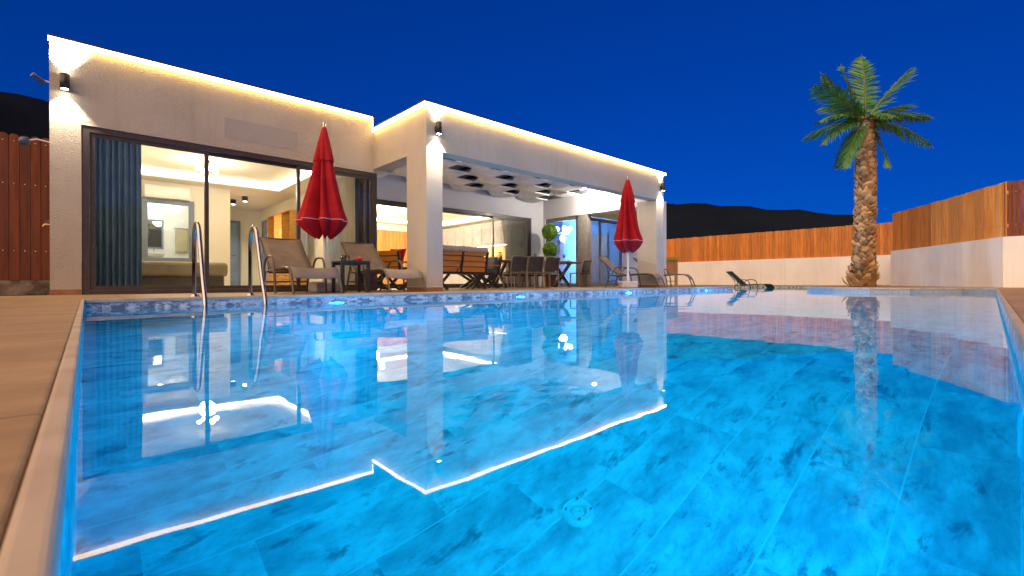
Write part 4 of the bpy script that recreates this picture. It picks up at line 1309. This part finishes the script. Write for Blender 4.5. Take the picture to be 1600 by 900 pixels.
# ================================================================== FENCES AND GARDEN WALLS
def fence(name, label, A, Bp, z0, z1, mat, bw=0.125, round_top=False, front=-1, bolts=(0.25, 0.8), seed=1):
    """boards from A to Bp; front = side (+1 left of the direction) on which the boards show"""
    A, Bp = Vector(A), Vector(Bp)
    L = (Bp - A).length
    d = (Bp - A) / L
    nrm = Vector((-d.y, d.x)) * front
    t = thing(name, label, 'fence', (A.x, A.y, z0))
    rng = random.Random(seed)
    ang = math.atan2(d.y, d.x)
    rot = Matrix.Rotation(ang, 4, 'Z')
    fy = 1 if front > 0 else -1
    H = z1 - z0
    mb, bt = MB(), MB()
    n = int(L / bw)
    for i in range(n):
        x0 = i * L / n + 0.003
        x1 = (i + 1) * L / n - 0.003
        off = rng.uniform(0, 0.006)
        hh = H + rng.uniform(-0.012, 0.008)
        ya, yb = sorted((fy * (0.02 + off), fy * (0.04 + off)))
        if round_top:
            w = x1 - x0
            prof = [(x0, 0), (x1, 0), (x1, hh - 0.035), (x1 - w * .18, hh - 0.008), (x0 + w * .5, hh), (x0 + w * .18, hh - 0.008), (x0, hh - 0.035)]
            k = len(prof)
            mb.add([(p[0], ya, p[1]) for p in prof] + [(p[0], yb, p[1]) for p in prof],
                   [tuple(range(k)), tuple(range(k, 2 * k))[::-1]] + [(q, (q + 1) % k, k + (q + 1) % k, k + q)[::-1] for q in range(k)])
        else:
            mb.box(x0, x1, ya, yb, 0, hh)
        for f in bolts:
            bt.lathe([(0.0, 0.006), (0.009, 0.004), (0.011, 0.0)], (0, 0, 0), 8)
            m4 = Matrix.Translation(((x0 + x1) / 2, fy * (0.0405 + off), H * f)) @ Matrix.Rotation(R(90) * (-fy), 4, 'X')
            bt.v[-24:] = [tuple(m4 @ Vector(p)) for p in bt.v[-24:]]
    mb.xform(rot).build('board_panel', mat, t)
    bt.xform(rot).build('bolt_row', 'chrome', t)
    for f in bolts:
        y0, y1 = sorted((fy * -0.02, fy * 0.018))
        B(0, L, y0, y1, H * f - 0.04, H * f + 0.04).xform(rot).build('rail', mat, t)
    k = max(2, int(L / 2.2) + 1)
    for i in range(k):
        x = 0.04 + (L - 0.08) * i / (k - 1)
        y0, y1 = sorted((fy * -0.08, fy * -0.022))
        B(x - 0.03, x + 0.03, y0, y1, 0, H - 0.05).xform(rot).build('post', 'dark_metal', t)
    return t

def garden_wall(label, pts, z0, z1, th, side):
    """polyline wall, thickness added on the given side"""
    pts = [Vector(p) for p in pts]
    n = len(pts)
    offs = []
    for i in range(n):
        ds = []
        if i > 0: ds.append((pts[i] - pts[i - 1]).normalized())
        if i < n - 1: ds.append((pts[i + 1] - pts[i]).normalized())
        ns = [Vector((-d.y, d.x)) * side for d in ds]
        b2 = sum(ns, Vector((0, 0))).normalized()
        offs.append(pts[i] + b2 * (th / max(0.4, b2.dot(ns[0]))))
    mb = MB()
    for i in range(n - 1):
        a, b2, c, d = pts[i], pts[i + 1], offs[i + 1], offs[i]
        q = [a, b2, c, d] if side > 0 else [d, c, b2, a]
        mb.prism([(p.x, p.y) for p in q], z0, z1)
    o = mb.build('garden_wall', 'garden_wall')
    bm = bmesh.new(); bm.from_mesh(o.data)
    bmesh.ops.remove_doubles(bm, verts=bm.verts, dist=1e-4)
    bm.to_mesh(o.data); bm.free()
    return tag(o, label, 'wall')

# left: dark orange fence on a low rough wall, behind the corner of the villa
o = B(-6.0, -0.33, 9.55, 9.85, -0.01, 0.20).build('stone_wall', 'stone_base', bevel=0.01)
tag(o, 'low rough stone wall under the left fence', 'wall')
fence('wood_fence', 'dark red brown fence with rounded board tops left of the villa', (-6.0, 9.70), (-0.34, 9.70), 0.205, 2.28, 'fence_dark', 0.105, True, -1, (0.2, 0.66, 0.95), 2)
# far wall
garden_wall('long cream wall under the far fence behind the wooden stand', [(23.0, 16.5), (23.0, 3.3)], -0.01, 1.17, 0.25, 1)
fence('wood_fence', 'long orange board fence along the far garden wall', (23.12, 16.5), (23.12, 3.3), 1.175, 2.43, 'fence_wood', 0.125, False, -1, (0.2, 0.8), 3)
# right wall, nearer, in three stretches
WP = [(20.35, 3.06), (18.55, 1.90), (15.80, 0.32)]
garden_wall('white wall with a bend on the right behind the palm', [(23.0, 3.2), (20.35, 3.06), (18.55, 1.90), (15.80, 0.32), (15.70, -6.5)], -0.01, 1.18, 0.25, 1)
def in_off(a, b2, o=0.10):
    d = (Vector(b2) - Vector(a)).normalized()
    nn = Vector((-d.y, d.x))
    return tuple(Vector(a) + nn * o), tuple(Vector(b2) + nn * o)
for (a, b2, lab, mt, sd) in ((WP[0], WP[1], 'orange board fence on the right wall nearest the palm', 'fence_wood', 4),
                         (WP[1], WP[2], 'paler orange board fence on the right wall before its corner', 'fence_pale', 5),
                         ((15.80, 0.30), (15.70, -6.5), 'red brown board fence cut by the right edge of the photo', 'fence_dark', 6)):
    a2, b3 = in_off(a, b2)
    fence('wood_fence', lab, a2, b3, 1.185, 2.46, mt, 0.125, False, -1, (0.2, 0.8), sd)

# ================================================================== PALM
def palm(loc):
    t = thing('palm_tree', 'tall palm with rough tan trunk and feathery green crown by the right wall', 'palm tree', loc)
    rng = random.Random(4)
    H = 4.55
    def rad(z):
        base = 0.235 + 0.11 * max(0, 1 - z / 0.9) ** 1.5
        return base - 0.05 * (z / H) + (0.0)
    def cx(z):
        k = z / H
        return Vector((0.10 * math.sin(k * 2.2) * 0.7, -0.09 * math.sin(k * 2.2) * 0.7, 0))
    pts, rs = [], []
    for i in range(25):
        z = H * i / 24
        pts.append(cx(z) + Vector((0, 0, z)))
        rs.append(rad(z) * (0.90 + 0.05 * math.sin(i * 2.3)))
    trunk = MB().tube(pts, rs, 20)
    trunk.build('trunk', 'palm_bark', t)
    boots = MB()
    z = 0.04
    row = 0
    while z < H + 0.10:
        nb = 11
        for k in range(nb):
            a = 2 * PI * (k + 0.5 * (row % 2)) / nb + rng.uniform(-.16, .16)
            zz = z + rng.uniform(-.05, .05)
            r0 = rad(min(zz, H)) * 0.90
            out = Vector((math.cos(a), math.sin(a), 0))
            s = Vector((-math.sin(a), math.cos(a), 0))
            low = max(0, 1 - zz / 0.9)
            L = rng.uniform(0.13, 0.22) + 0.10 * low
            lean = rng.uniform(0.10, 0.35) + 0.30 * low * rng.random()
            w = rng.uniform(0.07, 0.12)
            c0 = cx(zz) + Vector((0, 0, zz)) + out * (r0 - 0.01)
            upv = Vector((0, 0, 1))
            if low > 0.3 and rng.random() < 0.5:
                upv = Vector((0, 0, rng.uniform(-0.3, 0.6)))
            tip = c0 + upv * L * (1 - 0.25 * lean) + out * (0.035 + L * lean) + s * rng.uniform(-.05, .05)
            mid = c0.lerp(tip, 0.55) + out * rng.uniform(0.01, 0.035)
            tw = rng.uniform(0.25, 0.7)
            th = out * 0.03
            vs = [c0 - s * w, c0 + s * w, mid - s * w * .75, mid + s * w * .75, tip - s * w * tw * .5, tip + s * w * tw * .5,
                  c0 - s * w - th, c0 + s * w - th, mid - s * w * .6 - th, mid + s * w * .6 - th, tip - s * w * tw * .4 - th * .4, tip + s * w * tw * .4 - th * .4, mid + out * 0.03]
            boots.add(vs, [(0, 1, 12), (1, 3, 12), (3, 2, 12), (2, 0, 12), (2, 3, 5, 4), (6, 8, 9, 7), (8, 10, 11, 9), (4, 5, 11, 10), (0, 2, 8, 6), (2, 4, 10, 8), (1, 7, 9, 3), (3, 9, 11, 5)])
        z += 0.105
        row += 1
    boots.build('leaf_bases', 'palm_boot', t)
    # crown
    top = cx(H) + Vector((0, 0, H + 0.05))
    right = Vector((0.7373, -0.6756, 0))
    away = Vector((0.6756, 0.7373, 0))
    # (right, up at tip, toward/away, sag, width)
    spec = [(0.10, 1.85, 0.25, 0.10, 1.0), (-0.42, 1.62, 0.35, 0.05, .9), (-1.05, 1.35, 0.3, 0.10, .9), (-1.55, 0.78, -0.25, 0.42, 1.1), (-1.55, -0.30, -0.35, 0.50, 1.0),
            (-1.38, -0.90, -0.2, 0.45, 1.0), (-0.75, -1.60, -0.25, 0.35, .9), (0.42, -1.60, -0.35, 0.35, .9), (1.60, -1.00, -0.35, 0.45, 1.0), (1.72, -0.15, -0.2, 0.42, 1.0),
            (1.55, 0.38, 0.3, 0.35, 1.0), (1.10, 1.22, -0.2, 0.30, 1.1), (0.10, -0.35, -0.9, 0.35, .9), (-0.25, 0.75, 1.4, 0.3, 1.0), (-0.95, -0.3, 1.3, 0.4, 1.0), (0.95, -0.7, 1.2, 0.4, 1.0), (-0.1, -1.3, 1.0, .35, .9)]
    for (rx, uz, aw, sag, wk) in spec:
        tip = top + right * rx + away * aw + Vector((0, 0, uz + 0.15))
        d = tip - top
        mid = top + d * 0.5 + Vector((0, 0, sag * 0.8)) + (right * (0.10 * (1 if rx > 0 else -1)))
        nS = 30
        cen = []
        for i in range(nS + 1):
            k = i / nS
            cen.append(top * (1 - k) ** 2 + mid * (2 * k * (1 - k)) + tip * k * k)
        rc = MB().tube(cen, [0.028 * (1 - 0.85 * i / nS) + 0.002 for i in range(nS + 1)], 6)
        fr_ = rc.build('frond', 'rachis', t)
        lf = MB()
        for i in range(3, nS * 2 + 1):
            k = i / (nS * 2)
            p = top * (1 - k) ** 2 + mid * (2 * k * (1 - k)) + tip * k * k
            tn = ((mid - top) * (1 - k) + (tip - mid) * k).normalized()
            sd_ = tn.cross(Vector((0, 0, 1)))
            if sd_.length < 0.25:
                sd_ = tn.cross(away)
            sd_.normalize()
            nup = sd_.cross(tn).normalized()
            env = (math.sin(PI * min(1, 0.10 + k * 0.95)) ** 0.55)
            for s in (-1, 1):
                for rep in range(1):
                    L = 0.54 * wk * env * rng.uniform(0.85, 1.12)
                    dr = (sd_ * s * 0.8 + tn * (0.55 + 0.5 * k) + nup * rng.uniform(-0.05, 0.28) + Vector((0, 0, -0.28 - rng.uniform(0, .25)))).normalized()
                    w = tn * 0.026
                    e1 = p + dr * L * .5 + nup * .01
                    e2 = p + dr * L + Vector((0, 0, -0.10 * L))
                    lf.add([p - w * .6, p + w * .6, e1 + w, e1 - w, e2], [(0, 1, 2, 3), (3, 2, 4)])
        lf.build('leaflets', 'frond', fr_)
    return t
palm((16.0, 3.02, 0.0))

# dry shrub at the left edge below the fence
rng = random.Random(31)
sh = thing('shrub', 'low yellow green shrub by the stone wall at the left edge', 'shrub', (-1.52, 8.85, -0.01))
mb = MB()
for _ in range(260):
    a = rng.uniform(0, 2 * PI)
    p = Vector((rng.gauss(0, .16), rng.gauss(0, .12), 0))
    q = Vector((math.cos(a) * rng.uniform(.1, .6), math.sin(a) * rng.uniform(.1, .6), 1)).normalized()
    L = rng.uniform(0.08, 0.24)
    s = q.cross(Vector((math.sin(a), math.cos(a), .2))).normalized() * 0.008
    mb.add([p - s, p + s, p + q * L * .6 + s, p + q * L * .6 - s, p + q * L + Vector((0, 0, -.02))], [(0, 1, 2, 3), (3, 2, 4)])
mb.build('foliage', 'dry_shrub', sh)
MB().tube([(0, 0, 0), (0, 0, 0.06)], 0.02, 6).build('stem', 'bark', sh)
